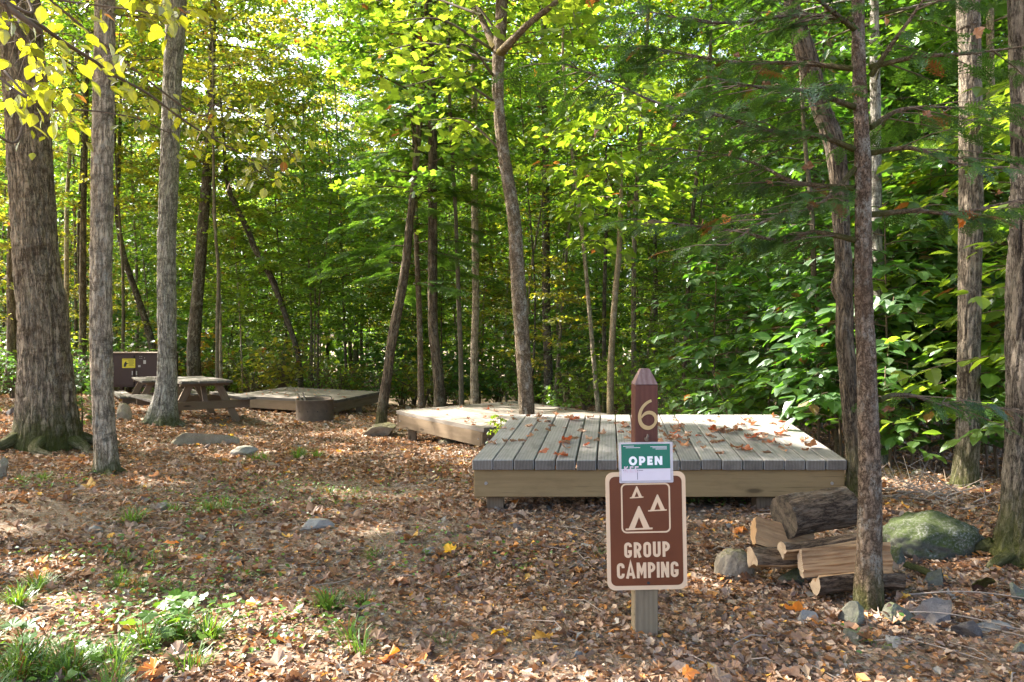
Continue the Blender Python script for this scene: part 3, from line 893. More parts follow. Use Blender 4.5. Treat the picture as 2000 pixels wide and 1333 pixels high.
LIB['arch'] = [meshes(arching(H, R, nb, per, sz), ('limbs', 'crown'), ('twig', 'lf_big'))
               for H, R, nb, per, sz in ((2.0, .95, 22, 12, .13), (1.4, .85, 16, 11, .14), (3.0, 1.2, 34, 12, .13), (1.0, .7, 12, 9, .13))]


def put_mesh(name, me, parent, mat=None, loc=(0, 0, 0), rz=0, sc=1):
    o = bpy.data.objects.new(name, me); COL.objects.link(o); o.parent = parent
    o.location = [float(v) for v in loc]; o.rotation_euler = (0, 0, rz); o.scale = (sc, sc, sc) if np.isscalar(sc) else sc
    if mat:
        o.material_slots[0].link = 'OBJECT'; o.material_slots[0].material = M[mat]
    return o


def lib_tree(kind, k, name, loc, label, cat, group=None, leaf=None, bark=None, rz=None, sc=1.0):
    rz = rng.uniform(0, 6.28) if rz is None else rz
    t = empty(name, loc, rz); tag(t, label, cat, group); t.scale = (sc, sc, sc) if np.isscalar(sc) else sc
    ms = LIB[kind][k % len(LIB[kind])]
    if len(ms) == 3:
        put_mesh('trunk', ms[0], t, bark); put_mesh('branches', ms[1], t, bark); put_mesh('crown', ms[2], t, leaf)
    else:
        put_mesh('stems', ms[0], t, bark); put_mesh('foliage', ms[1], t, leaf)
    return t


def px_tree(name, rows, label, base=None, d=None, bark='bark_grey', seg=24, bump=.06, flare=(.18, .5, 4), top=13.0, crown=None, leaf='lf_green',
            cat='tree', group=None, rows_n=None, limbs=(), seed=1, crown_sc=1.0, crown_dz=0.0, pit=0.0, depth_lean=0.0, taper_to=.35, ridge=None):
    """tree traced from (px, py, width) rows at one distance, base row last; the stem goes on above the frame to height 'top'"""
    rows = sorted(rows, key=lambda r: -r[1])
    if d is None:
        g = onground(rows[0][0], base if base else rows[0][1]); d = g[1]
    pts = []; rad = []
    for px, py, w in rows:
        pts.append(P(px, py, d + depth_lean * (rows[0][1] - py) / 1000)); rad.append(w / F * d / 2 * .94)
    b = np.array(pts[0]); zb = gz(b[0], b[1])
    pts[0] = np.array([b[0], b[1], zb - .12])
    if pts[1][2] < zb + .1: pts.pop(1); rad.pop(1)
    # continue upwards
    if top > pts[-1][2] + .5:
        dirn = pts[-1] - pts[-2]; dirn /= np.linalg.norm(dirn); dirn = dirn * .5 + np.array([0, 0, .5]); dirn /= np.linalg.norm(dirn)
        z0 = pts[-1][2]; r0 = rad[-1]; p0 = pts[-1].copy()
        for f in (.33, .66, 1.0):
            pts.append(p0 + dirn * (top - z0) * f); rad.append(r0 * (1 - f * (1 - taper_to)))
    pts = np.array(pts); rad = np.array(rad)
    n = max(16, int((pts[-1][2] - zb) / .07))
    n = min(n, 220)
    k_ = len(pts) - 1; s = np.linspace(0, k_, n)
    if ridge:      # close rings where the stem is in the picture, wide ones above
        zt = np.linspace(0, k_, 400); zz = np.interp(zt, np.arange(k_ + 1), pts[:, 2]); vis = EYE + .48 * d + .3
        want = np.concatenate([np.arange(zz[0], min(vis, zz[-1]), ridge[3]), np.arange(vis, zz[-1], .4)]); s = np.interp(want, zz, zt); n = len(s)
    base_ = resample(pts, 1600); PP = np.stack([np.interp(s, np.linspace(0, k_, 1600), base_[:, q_]) for q_ in range(3)], -1)
    RR = np.interp(s, np.arange(len(rad)), rad)
    root = empty(name, (pts[0][0], pts[0][1], zb)); tag(root, label, cat, group)
    mb = MB(); tube(mb, PP, RR, seg, bump=bump, flare=flare, seed=seed, tcz0=-.12, pit=pit, ridge=ridge[:3] if ridge else None)
    shift(mb, (pts[0][0], pts[0][1], zb)); mb.build('trunk', M[bark], root)
    if ridge and rad[0] > .04:     # roots running out from the foot
        r_ = float(np.interp(.15, [0, 1], [rad[0], rad[1]]))
        for q_ in range(6):
            az = q_ * 1.05 + seed + rng.normal(0, .2); L = r_ * rng.uniform(1.1, 2.1)
            pr = []
            for f in (0, .3, .6, 1.0):
                aa = az + .25 * f * rng.normal(); x_ = pts[0][0] + math.cos(aa) * (r_ * .84 + L * f); y_ = pts[0][1] + math.sin(aa) * (r_ * .84 + L * f)
                pr.append((x_, y_, gz(x_, y_) + (.34 * r_ * (1 - f) ** 1.8 - .015 - .03 * f)))
            rb = MB(); tube(rb, resample(pr, 14), np.linspace(r_ * .21, r_ * .05, 14), 10, bump=.3, seed=seed + q_)
            shift(rb, (pts[0][0], pts[0][1], zb)); rb.build('root', M[bark], root)
    for i, (a, rr) in enumerate(limbs):
        lb = MB(); q = resample(a, 24); tube(lb, q, np.interp(np.linspace(0, 1, 24), np.linspace(0, 1, len(rr)), rr), 12, bump=.07, seed=seed + i)
        shift(lb, (pts[0][0], pts[0][1], zb)); lb.build('limb', M[bark], root)
    if crown:
        kind, k_ = crown
        ms = LIB[kind][k_]
        rz = rng.uniform(0, 6.28); tp = pts[-1] - np.array([pts[0][0], pts[0][1], zb])
        off = (tp[0] * .75, tp[1] * .75, crown_dz)
        if kind == 'canopy':
            H, z0, R, nb, per, sz, t, pk = CAN[k_]
            q = crown_sc
            _, li, lv = broadleaf(H * q, z0 * q, R * q, nb, per, sz, t, peak=pk, at=(pts[0][0] + off[0], pts[0][1] + off[1], zb + off[2]))
            li.build('branches', M[bark], root, off); lv.build('crown', M[leaf], root, off)
        else:
            put_mesh('branches', ms[1], root, bark, off, rz, crown_sc); put_mesh('crown', ms[2], root, leaf, off, rz, crown_sc)
    root['d'] = float(d)
    del root['d']
    return root, PP, RR, d
# ------------------------------------------------------------------ ground
def geo(a, b, n, p):
    t = np.linspace(0, 1, n); return a + (b - a) * t ** p


xs = np.concatenate([-geo(9, 220, 40, 2.6)[::-1], np.linspace(-8.93, 8.93, 250), geo(9, 220, 40, 2.6)])
ys = np.concatenate([-geo(2.0, 60, 14, 2.0)[::-1], np.linspace(-1.9, 19.9, 330), geo(20, 420, 60, 2.4)])
X, Y = np.meshgrid(xs, ys)
Z = G(X, Y) + (.006 * fbm(X * 11, Y * 11, seed=9)) * (np.abs(X) < 9) * (Y < 20) * (Y > -2)
nx, ny = len(xs), len(ys)
i = np.arange(ny - 1)[:, None] * nx; j = np.arange(nx - 1)[None, :]
Q = np.stack([i + j, i + j + 1, i + nx + j + 1, i + nx + j], -1).reshape(-1, 4)
gr = MB(); gr.add(np.stack([X, Y, Z], -1).reshape(-1, 3), Q, 0, True)
tag(gr.build('ground', M['soil']), kind='structure')

# ------------------------------------------------------------------ the trees one can point at
T = {}
T['T1'] = px_tree('maple_tree', [(92, 872, 134), (92, 800, 110), (88, 700, 97), (82, 600, 90), (71, 500, 84), (64, 400, 81), (55, 240, 80), (46, 120, 78), (38, 0, 76)],
                  'thickest trunk in the picture, furrowed grey-brown bark, at the far left of the clearing', bark='bark_maple', seg=190, top=12, crown=('canopy', 1), leaf='lf_yellow', flare=(.3, .10, 5), ridge=(.022, 17, 3.2, .022), seed=3, bump=.05)
T['T2'] = px_tree('slender_maple_tree', [(209, 926, 60), (208, 890, 45), (202, 800, 43), (198, 700, 43), (197, 600, 42), (199, 400, 42), (201, 240, 42), (203, 120, 40), (205, 0, 38)],
                  'slender straight trunk with flaky pale bark, just right of the thickest trunk', bark='bark_pale', seg=90, top=11, crown=('canopy', 0), leaf='lf_yellow', flare=(.12, .2, 3), ridge=(.010, 30, 4.5, .018), seed=5)
T['T3'] = px_tree('ash_tree', [(318, 832, 62), (320, 800, 50), (325, 760, 42), (327, 690, 38), (326, 600, 37), (325, 500, 37), (330, 350, 37), (335, 200, 36), (342, 60, 39), (345, 0, 40)],
                  'grey ridged trunk with a mossy flared base in front of the picnic tables', bark='bark_grey', seg=110, top=15, crown=('canopy', 3), leaf='lf_yellow', flare=(.26, .55, 3), ridge=(.018, 24, 4.0, .025), seed=7, bump=.05)
d4 = 8.3
l4 = [([P(972, 110, d4), P(1000, 80, d4 - .2), P(1035, 45, d4 - .4), P(1090, 0, d4 - .6), P(1140, -70, d4 - .8)], (.055, .045, .035, .03, .02)),
      ([P(968, 95, d4), P(952, 62, d4 + .1), P(938, 30, d4 + .2), P(932, 0, d4 + .3), P(925, -80, d4 + .3)], (.05, .038, .03, .026, .02))]
T['T4'] = px_tree('lichened_maple_tree', [(1030, 842, 36), (1029, 800, 33), (1024, 720, 31), (1018, 630, 31), (1010, 525, 30), (1003, 420, 27), (986, 315, 25), (974, 210, 23), (973, 130, 26), (977, 60, 25), (980, 0, 25)],
                  'curving trunk speckled with lichen that rises behind the nearest platform and forks near the top', d=d4, bark='bark_lichen', seg=60, top=11, crown=('canopy', 0), leaf='lf_lime', ridge=(.006, 34, 12, .02), limbs=l4, seed=2, crown_dz=.5)
T['T5'] = px_tree('young_tan_tree', [(1190, 842, 16), (1192, 800, 15), (1193, 720, 14), (1197, 640, 13), (1203, 560, 13), (1209, 500, 12), (1211, 445, 11), (1213, 380, 7)],
                  'smooth tan sapling under a fan of sunlit lime leaves, behind the nearest platform', d=9.6, bark='bark_tan', seg=14, top=3.7, seed=4, flare=(.08, .2, 3), taper_to=.3)
T['T6'] = px_tree('red_brown_tree', [(824, 812, 15), (822, 760, 13), (820, 640, 12), (815, 520, 11), (812, 430, 10), (808, 250, 8), (806, 100, 6), (806, 0, 5)],
                  'thin reddish-brown straight trunk behind the middle platform', d=14.0, bark='bark_hemlock', seg=12, top=10, crown=('conifer', 2), leaf='needle_l')
T['T7'] = px_tree('grey_maple_tree', [(860, 812, 27), (858, 760, 22), (852, 700, 21), (846, 640, 20), (845, 540, 20), (845, 400, 19), (845, 250, 18), (840, 100, 15), (838, 0, 14)],
                  'grey trunk bending at knee height, between two thinner trunks behind the middle platform', d=13.2, bark='bark_old', seg=20, top=13, crown=('canopy', 2), leaf='lf_lime')
T['T8'] = px_tree('brown_sapling_tree', [(902, 808, 11), (900, 700, 10), (897, 620, 10), (893, 500, 9), (889, 400, 8), (880, 250, 7), (876, 100, 6), (874, 0, 5)],
                  'thin wavering brown trunk right of the grey trunk behind the middle platform', d=13.6, bark='bark_small', seg=12, top=10, crown=('mid', 2), leaf='lf_lime', crown_dz=3.0)
T['T9'] = px_tree('pale_birch_tree', [(928, 804, 17), (926, 700, 16), (929, 600, 15), (928, 480, 15), (926, 300, 14), (926, 120, 13), (927, 0, 11)],
                  'pale mottled upright trunk just left of the curving lichened tree', d=15.5, bark='bark_pale', seg=16, top=14, crown=('canopy', 0), leaf='lf_green')
T['T10'] = px_tree('leaning_maple_tree', [(742, 832, 24), (748, 790, 22), (757, 730, 20), (763, 680, 20), (770, 640, 20), (782, 580, 19), (792, 520, 18), (800, 440, 16), (812, 330, 14), (822, 200, 12), (830, 80, 10)],
                  'mossy-footed trunk leaning right beside the rock in front of the far platform', base=836, bark='bark_old', seg=22, top=11, crown=('canopy', 2), leaf='lf_green', seed=9, flare=(.15, .3, 3))
T['T11'] = px_tree('hooked_maple_tree', [(590, 800, 12), (583, 700, 11), (566, 640, 11), (548, 590, 12), (533, 550, 13), (515, 515, 13), (500, 490, 12), (484, 450, 12), (460, 400, 11), (447, 370, 10), (440, 320, 8)],
                   'crooked trunk slanting up to the left over the far platform', d=19.5, bark='bark_far', seg=14, top=7.6, crown=('mid', 2), leaf='lf_yellow', crown_dz=1.5)
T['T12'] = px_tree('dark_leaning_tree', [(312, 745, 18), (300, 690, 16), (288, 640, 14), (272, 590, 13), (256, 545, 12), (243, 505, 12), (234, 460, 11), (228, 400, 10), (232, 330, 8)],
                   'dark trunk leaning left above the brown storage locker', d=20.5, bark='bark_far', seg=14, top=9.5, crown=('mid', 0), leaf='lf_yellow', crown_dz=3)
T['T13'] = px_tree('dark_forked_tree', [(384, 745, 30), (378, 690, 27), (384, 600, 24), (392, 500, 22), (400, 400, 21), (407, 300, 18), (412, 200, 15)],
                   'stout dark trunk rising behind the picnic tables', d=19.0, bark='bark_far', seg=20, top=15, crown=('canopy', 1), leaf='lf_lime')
T['T14'] = px_tree('curved_base_tree', [(14, 772, 26), (20, 740, 24), (24, 700, 22), (25, 620, 21), (24, 520, 20), (27, 400, 19), (33, 200, 16), (38, 0, 12)],
                   'mossy trunk with a curved foot left of the thickest trunk', base=772, bark='bark_old', seg=20, top=12, crown=('canopy', 2), leaf='lf_green')
T['T15'] = px_tree('brown_upright_tree', [(160, 745, 17), (161, 690, 13), (162, 560, 13), (163, 420, 12), (166, 300, 10), (170, 100, 8)],
                   'narrow brown trunk seen in the gap between the two nearest left trunks', d=19, bark='bark_old', seg=14, top=12, crown=('canopy', 0), leaf='lf_yellow')
T['T16'] = px_tree('grey_thin_tree', [(132, 700, 10), (130, 560, 9), (131, 400, 8), (136, 300, 7), (142, 100, 6)],
                   'thin grey stem closest to the right edge of the thickest trunk', d=20, bark='bark_pale', seg=10, top=11, crown=('mid', 2), leaf='lf_lime', crown_dz=4)
T['T17'] = px_tree('dark_straight_tree', [(1072, 800, 20), (1070, 700, 19), (1067, 600, 18), (1066, 400, 16), (1064, 200, 14), (1062, 50, 12)],
                   'dark straight trunk between the lichened tree and the tan sapling', d=18, bark='bark_far', seg=14, top=15, crown=('canopy', 0), leaf='lf_green')
T['T18'] = px_tree('dark_thin_tree', [(1180, 803, 9), (1180, 700, 9), (1181, 560, 8), (1184, 450, 7), (1184, 330, 5)],
                   'thin dark trunk right behind the tan sapling', d=15, bark='bark_far', seg=10, top=7, crown=('mid', 1), leaf='lf_green', crown_dz=1.8)
T['T19'] = px_tree('grey_small_tree', [(425, 745, 8), (424, 660, 7), (427, 540, 7), (422, 470, 6), (418, 380, 6), (416, 200, 4)],
                   'thin pale stem right of the stout dark trunk behind the tables', d=17.5, bark='bark_small', seg=10, top=9, crown=('mid', 2), leaf='lf_yellow', crown_dz=3)
# right-hand group
d_r1 = 3.17


def hem(pts, dd):
    return [P(a, b, d_r1 + dz) for (a, b), dz in zip(pts, np.linspace(0, dd, len(pts)))]


R1B = [hem([(1668, 292), (1600, 266), (1510, 257), (1405, 226), (1300, 207), (1180, 155), (1090, 120)], -.25),
       hem([(1668, 368), (1590, 362), (1540, 352), (1480, 322), (1400, 300), (1300, 290)], .45),
       hem([(1672, 470), (1620, 458), (1580, 455), (1530, 472), (1440, 452), (1340, 440), (1270, 430)], .25),
       hem([(1672, 135), (1560, 124), (1430, 122), (1300, 100), (1180, 90)], .5),
       hem([(1700, 420), (1790, 412), (1860, 418), (1950, 400), (2040, 380)], .1),
       hem([(1698, 132), (1790, 112), (1900, 104), (2010, 90)], -.3),
       hem([(1700, 150), (1740, 90), (1790, 20), (1840, -60)], -.2),
       hem([(1672, 60), (1610, 10), (1540, -50)], -.3),
       hem([(1718, 782), (1745, 772), (1790, 775), (1830, 790), (1900, 792), (1990, 800)], .35),
       hem([(1670, 210), (1580, 180), (1480, 170), (1380, 150)], -.55),
       hem([(1700, 250), (1760, 215), (1850, 210), (1980, 215)], .5),
       hem([(1672, 40), (1560, 30), (1400, 45), (1250, 20)], .1),
       hem([(1698, 300), (1780, 290), (1870, 320), (1960, 330)], -.35),
       hem([(1670, 330), (1600, 400), (1500, 430), (1420, 480)], -.3)]
T['R1'] = px_tree('hemlock_tree', [(1694, 1198, 64), (1696, 1150, 54), (1698, 1080, 48), (1699, 1000, 46), (1699, 900, 42), (1695, 800, 40), (1692, 700, 38), (1688, 620, 37), (1686, 525, 35), (1686, 420, 32), (1685, 315, 32), (1681, 210, 28), (1677, 105, 27), (1676, 0, 25)],
                  'nearest slim reddish trunk on the right, in front of the firewood, with fine needled branches', d=d_r1, bark='bark_hemlock', seg=90, top=6.5, flare=(.06, .2, 3), ridge=(.0035, 70, 24, .008), seed=6, bump=.05,
                  limbs=[(b, (.013, .010, .008, .005, .003)) for b in R1B])
T['R2'] = px_tree('leaning_brown_tree', [(1672, 985, 42), (1670, 900, 36), (1663, 800, 36), (1656, 720, 37), (1650, 660, 36), (1650, 590, 34), (1645, 560, 44), (1648, 525, 34), (1645, 470, 33), (1640, 380, 36), (1635, 315, 38), (1625, 265, 40), (1602, 210, 37), (1575, 110, 42), (1555, 40, 34), (1546, 0, 32)],
                  'knobbly brown trunk right behind the nearest slim trunk, leaning left towards the top', d=5.0, bark='bark_old', seg=90, top=7.5, crown=('canopy', 2), leaf='lf_green', flare=(.1, .15, 3), ridge=(.007, 38, 8, .014), seed=8, crown_dz=1.0)
T['R3'] = px_tree('straight_beech_tree', [(1882, 1008, 56), (1884, 960, 50), (1887, 900, 46), (1890, 850, 44), (1892, 700, 43), (1893, 560, 43), (1896, 420, 46), (1896, 210, 42), (1893, 60, 42), (1890, 0, 44)],
                  'straight grey-brown trunk with a mossy foot behind the green boulder', d=5.4, bark='bark_mid', seg=96, top=10, crown=('canopy', 0), leaf='lf_big', flare=(.15, .12, 3), ridge=(.007, 42, 7, .014), seed=12)
T['R4'] = px_tree('old_maple_tree', [(2015, 1160, 165), (2014, 1090, 128), (2016, 1000, 112), (2020, 900, 106), (2022, 800, 108), (2020, 600, 100), (2022, 400, 90), (2022, 200, 92), (2020, 0, 94)],
                  'thick dark trunk cut by the right edge of the picture, moss on its foot', d=3.75, bark='bark_dark', seg=150, top=10, crown=('canopy', 3), leaf='lf_green', flare=(.18, .12, 4), ridge=(.014, 34, 5, .011), seed=14)
T['R5'] = px_tree('spotted_birch_tree', [(1931, 820, 22), (1930, 700, 20), (1934, 600, 20), (1936, 500, 19), (1936, 300, 17), (1934, 100, 15)],
                  'pale blotched trunk half hidden by leaves near the right edge', d=9, bark='bark_pale', seg=18, top=9, crown=('canopy', 0), leaf='lf_green')
T['R6'] = px_tree('wavy_sapling_tree', [(1640, 830, 14), (1630, 720, 13), (1612, 660, 13), (1602, 600, 12), (1590, 540, 12), (1586, 420, 10), (1570, 250, 8)],
                  'narrow wavy trunk seen through leaves left of the two front right trunks', d=8, bark='bark_small', seg=14, top=6, crown=('mid', 1), leaf='lf_big', crown_dz=1.6)
T['R7'] = px_tree('grey_back_tree', [(1722, 830, 24), (1720, 700, 22), (1716, 560, 22), (1712, 440, 22), (1710, 200, 20), (1708, 60, 18)],
                  'mottled grey trunk peeking out directly right of the nearest slim trunk', d=7.2, bark='bark_grey', seg=20, top=8, crown=('canopy', 2), leaf='lf_green')
# hemlock needles on the traced branches
nd = MB(); tw = MB(); org = np.array(T['R1'][0].location)
pp, yy, pi_, sz_ = [], [], [], []
for b in R1B:
    q = resample(b, 40)
    L = np.linalg.norm(q[-1] - q[0])
    m = int(L / (.030 if q[-1][0] < q[0][0] else .05))
    for s in range(m):
        a = .12 + .88 * (s + rng.random()) / m
        p = np.array([np.interp(a, np.linspace(0, 1, 40), q[:, c]) for c in range(3)])
        d = q[min(39, int(a * 39) + 1)] - q[max(0, int(a * 39) - 1)]; d /= np.linalg.norm(d) + 1e-9
        sg = 1 if s % 2 else -1
        base = math.atan2(-d[0], d[1])
        ang = base - sg * rng.uniform(.45, 1.25)
        e = np.array([-math.sin(ang), math.cos(ang), rng.uniform(-.35, .05)])
        ln = rng.uniform(.0, .42) * (1.15 - a * .6)
        if ln > .08: tube(tw, [p, p + e * ln * .6 + np.array([0, 0, .01]), p + e * ln], [.0035, .0025, .0015], 3, cap=False)
        for u in ((1,) if ln < .08 else (.5, 1) if ln < .16 else (.3, .5, .7, .85, 1)):
            pp.append(p + e * ln * u); yy.append(ang + (rng.choice([-.7, .7]) if u < 1 else 0) + rng.normal(0, .2)); pi_.append(rng.normal(-.3, .2)); sz_.append(rng.uniform(.06, .125))
n = len(pp)
nd.inst(SPRAY_F, mats_from(np.array(yy), np.array(pi_), rng.normal(0, .3, n), np.array(sz_)), np.array(pp), rng.random(n))
shift(nd, org).build('crown', M['needle'], T['R1'][0]); shift(tw, org).build('twigs', M['twig'], T['R1'][0])
# upper crown of the hemlock, above the frame
put_mesh('upper_crown', LIB['conifer'][1][2], T['R1'][0], 'needle', (-.05, 0, 3.2), .4, .7)

# fan of big sunlit leaves on the tan sapling
st_, li_, lv_ = broadleaf(4.6, 2.5, 1.15, 22, 60, .15, LEAF_OVAL, peak=.4, rise=.3, lr=.01, droop=.35, tilt=.3)
r5 = T['T5'][0]
li_.build('branches', M['bark_small'], r5, (.1, 0, 0)); lv_.build('crown', M['lf_lime'], r5, (.1, 0, 0))
# low sunlit maple sprays hanging from the forked tree, left of its stem
mbr, mlv = MB(), MB(); org = np.array(T['T4'][0].location)
for (a, b, dd, spread) in (((958, 95), (760, 45), -.3, .45), ((960, 120), (720, 110), .6, .5), ((968, 200), (790, 170), -.9, .35), ((985, 300), (840, 235), .3, .3),
                           ((1090, 0), (1130, 60), -.9, .3), ((970, 60), (860, -10), .2, .5), ((940, 30), (700, 10), 1.2, .6), ((965, 150), (860, 95), -1.0, .35)):
    p, q = P(*a, d4), P(*b, d4 + dd)
    mid_ = (p + q) / 2 + np.array([0, 0, .18])
    c = resample([p, mid_, q], 12); tube(mbr, c, np.linspace(.018, .004, 12), 5, cap=False)
    m = int(np.linalg.norm(q - p) * 150)
    u = .25 + .8 * rng.random(m)
    base = np.stack([np.interp(u, np.linspace(0, 1, 12), c[:, k_]) for k_ in range(3)], -1)
    pos = base + rng.normal(0, 1, (m, 3)) * np.array([.3, spread, .13])
    pos = pos[open_mask(pos)]
    leaf_cloud(mlv, LEAF_MAPLE_FLAT, pos, .115, tilt=.35, droop=.3)
shift(mbr, org).build('branches', M['bark_small'], T['T4'][0]); shift(mlv, org).build('low_foliage', M['lf_lime'], T['T4'][0])

# ------------------------------------------------------------------ leafy bough hanging in from the left (its tree stands outside the frame)
org = np.array([-3.3, 2.1, gz(-3.3, 2.1)])
bt = empty('basswood_tree', org); tag(bt, 'yellow-green leafy boughs hanging in at the top left corner', 'tree')
mb = MB(); tube(mb, resample([(0, 0, -.1), (.05, 0, 2), (.0, .1, 5), (.1, .1, 8)], 60), np.linspace(.11, .05, 60), 24, bump=.06, flare=(.2, .3, 4)); mb.build('trunk', M['bark_grey'], bt)
bb, bl = MB(), MB()


def bough(px, d0, d1, r0, r1, leaves, size, start=None, spread=.05, mat=0, side=.07):
    q = [P(a, b, d) for (a, b), d in zip(px, np.linspace(d0, d1, len(px)))]
    if start is not None: q = [np.array(start)] + q
    c = resample(q, 60); tube(bb, c, np.linspace(r0, r1, 60), 8, cap=False)
    pos, yaw, pit = [], [], []
    for s in range(leaves):
        a = (.08 if start is None else .3) + .9 * (s + rng.random()) / leaves
        a = min(a, 1)
        p = np.array([np.interp(a, np.linspace(0, 1, 60), c[:, k_]) for k_ in range(3)])
        y = rng.uniform(0, 2 * PI)
        o = np.array([-math.sin(y), math.cos(y), -.25]) * rng.uniform(.01, side) + rng.normal(0, spread, 3)
        e = p + o
        tube(bb, [p, (p + e) / 2 + np.array([0, 0, .008]), e], [.0014, .001, .0008], 3, cap=False)
        pos.append(e); yaw.append(y); pit.append(rng.normal(-.85, .4))
    pos = np.array(pos); ok_ = open_mask(pos); pos = pos[ok_]; yaw = np.array(yaw)[ok_]; pit = np.array(pit)[ok_]; n = len(pos)
    bl.inst(LEAF_OVAL, mats_from(np.array(yaw), np.array(pit), rng.normal(0, .35, n), size * rng.uniform(.65, 1.15, n)), np.array(pos), rng.random(n), mat)


st0 = np.array([-3.25, 2.2, 3.4])
bough([(0, 3), (30, 30), (75, 48), (126, 84), (180, 117), (222, 147), (288, 183), (345, 225), (400, 262), (470, 300), (520, 330)], 2.5, 4.6, .012, .003, 95, .068, start=st0, spread=.07, side=.10)
bough([(9, 6), (30, 54), (60, 93), (78, 135), (102, 198), (96, 232)], 2.4, 2.7, .006, .002, 46, .066, spread=.045)
bough([(-40, -30), (60, -10), (150, 6), (260, 20), (330, 34)], 2.5, 3.0, .007, .002, 42, .068, start=st0, spread=.05)
bough([(-40, 120), (10, 140), (40, 175), (75, 200)], 2.3, 2.6, .005, .002, 26, .064, start=st0, spread=.05)
bough([(345, 200), (420, 205), (480, 225), (540, 260), (570, 300)], 5.2, 6.0, .008, .003, 60, .085, start=(-3.2, 3.5, 3.6), spread=.10)
bough([(-20, 250), (60, 225), (150, 215), (260, 230), (330, 260)], 4.0, 5.0, .008, .003, 40, .07, start=(-3.2, 3.0, 3.4), spread=.12)
shift(bb, org).build('branches', M['twig'], bt); shift(bl, org).build('crown', M['lf_near_y'], bt)

# ------------------------------------------------------------------ forest all round
taken = [(t[1][0][0], t[1][0][1]) for t in T.values()]


def free(x, y, md):
    return all((x - a) ** 2 + (y - b) ** 2 > md * md for a, b in taken)


def hue(px, hi=0.0):
    """foliage by place in the wood: gold and yellow on the left, green on the right"""
    r = rng.random()
    if px < 520: return 'lf_gold' if r < .07 + hi else 'lf_yellow' if r < .26 else 'lf_lime' if r < .62 else 'lf_green'
    if px < 900: return 'lf_yellow' if r < .22 else 'lf_lime' if r < .6 else 'lf_green'
    if px < 1400: return 'lf_lime' if r < .38 else 'lf_yellow' if r < .45 else 'lf_green'
    return 'lf_lime' if r < .12 else 'lf_green' if r < .75 else 'lf_deep'


def scatter(n, y0, y1, px0, px1, md, fn, zr=None, tries=60):
    c = 0
    for _ in range(n * tries):
        if c >= n: break
        d = math.sqrt(rng.uniform(y0 * y0, y1 * y1)); px = rng.uniform(px0, px1)
        x = (px - 1000) / F * d
        if y1 <= 17 and -9.6 < x < 2.9: continue
        if -10.5 < x < 2.9 and d < 18.6 and not (x > .2 and d > 9.5): continue
        if -2.2 < x < 2.0 and 9.0 < d < 13.4: continue
        if not free(x, d, md): continue
        if zr and blocks_sun(x, d, *zr): continue
        fn(x, d, gz(x, d), px); taken.append((x, d)); c += 1


LBL = {'canopy': ('forest_tree', 'tall leafy tree among many in the shaded wood behind the clearing', 'trees of the wood behind'),
       'mid': ('understory_tree', 'small leafy tree growing in the understory of the wood behind the clearing', 'small understory trees'),
       'conifer': ('young_hemlock_tree', 'young dark needled evergreen among the leafy trees behind', 'young evergreens'),
       'pole': ('bare_pole_tree', 'thin dark pole-like trunk in the depth of the wood', 'thin pole trunks in the wood'),
       'shrub': ('leafy_shrub', 'low green leafy bush at the edge of the wood', 'bushes of the understory'),
       'arch': ('beech_sapling', 'broad-leaved green sapling with arching sprays at the edge of the wood', 'broad-leaved saplings')}
ct = [0]


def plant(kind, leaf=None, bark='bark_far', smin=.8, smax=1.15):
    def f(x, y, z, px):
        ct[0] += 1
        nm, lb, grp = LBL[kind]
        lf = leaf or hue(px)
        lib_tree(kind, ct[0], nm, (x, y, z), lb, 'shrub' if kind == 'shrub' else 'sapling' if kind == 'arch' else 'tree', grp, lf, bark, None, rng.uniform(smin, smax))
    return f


scatter(28, 18, 27, -150, 2200, 2.0, plant('canopy'), (5, 16, 1.6))
scatter(70, 27, 50, -250, 2300, 1.9, plant('canopy'))
scatter(16, 8, 17, 1480, 2500, 1.2, plant('canopy', None, 'bark_old', .7, .9), (4, 12, 1.2))
scatter(30, 18, 30, -100, 2100, 1.2, plant('mid'))
scatter(16, 18, 25, -50, 1500, 1.0, plant('mid', None, 'bark_far', .75, 1.0))
scatter(20, 9.5, 18, 950, 2200, 1.1, plant('mid', None, 'bark_small', .7, 1.0), (1.5, 6, .8))
scatter(6, 9, 17, -300, 40, 1.4, plant('mid', 'lf_yellow'))
scatter(4, 18, 28, 500, 1200, 2.0, plant('conifer', 'needle_l'))
scatter(80, 22, 46, -150, 2150, 1.2, plant('mid'))
scatter(60, 26, 46, -100, 2100, 1.0, plant('shrub', None, 'twig', 1.4, 2.4))
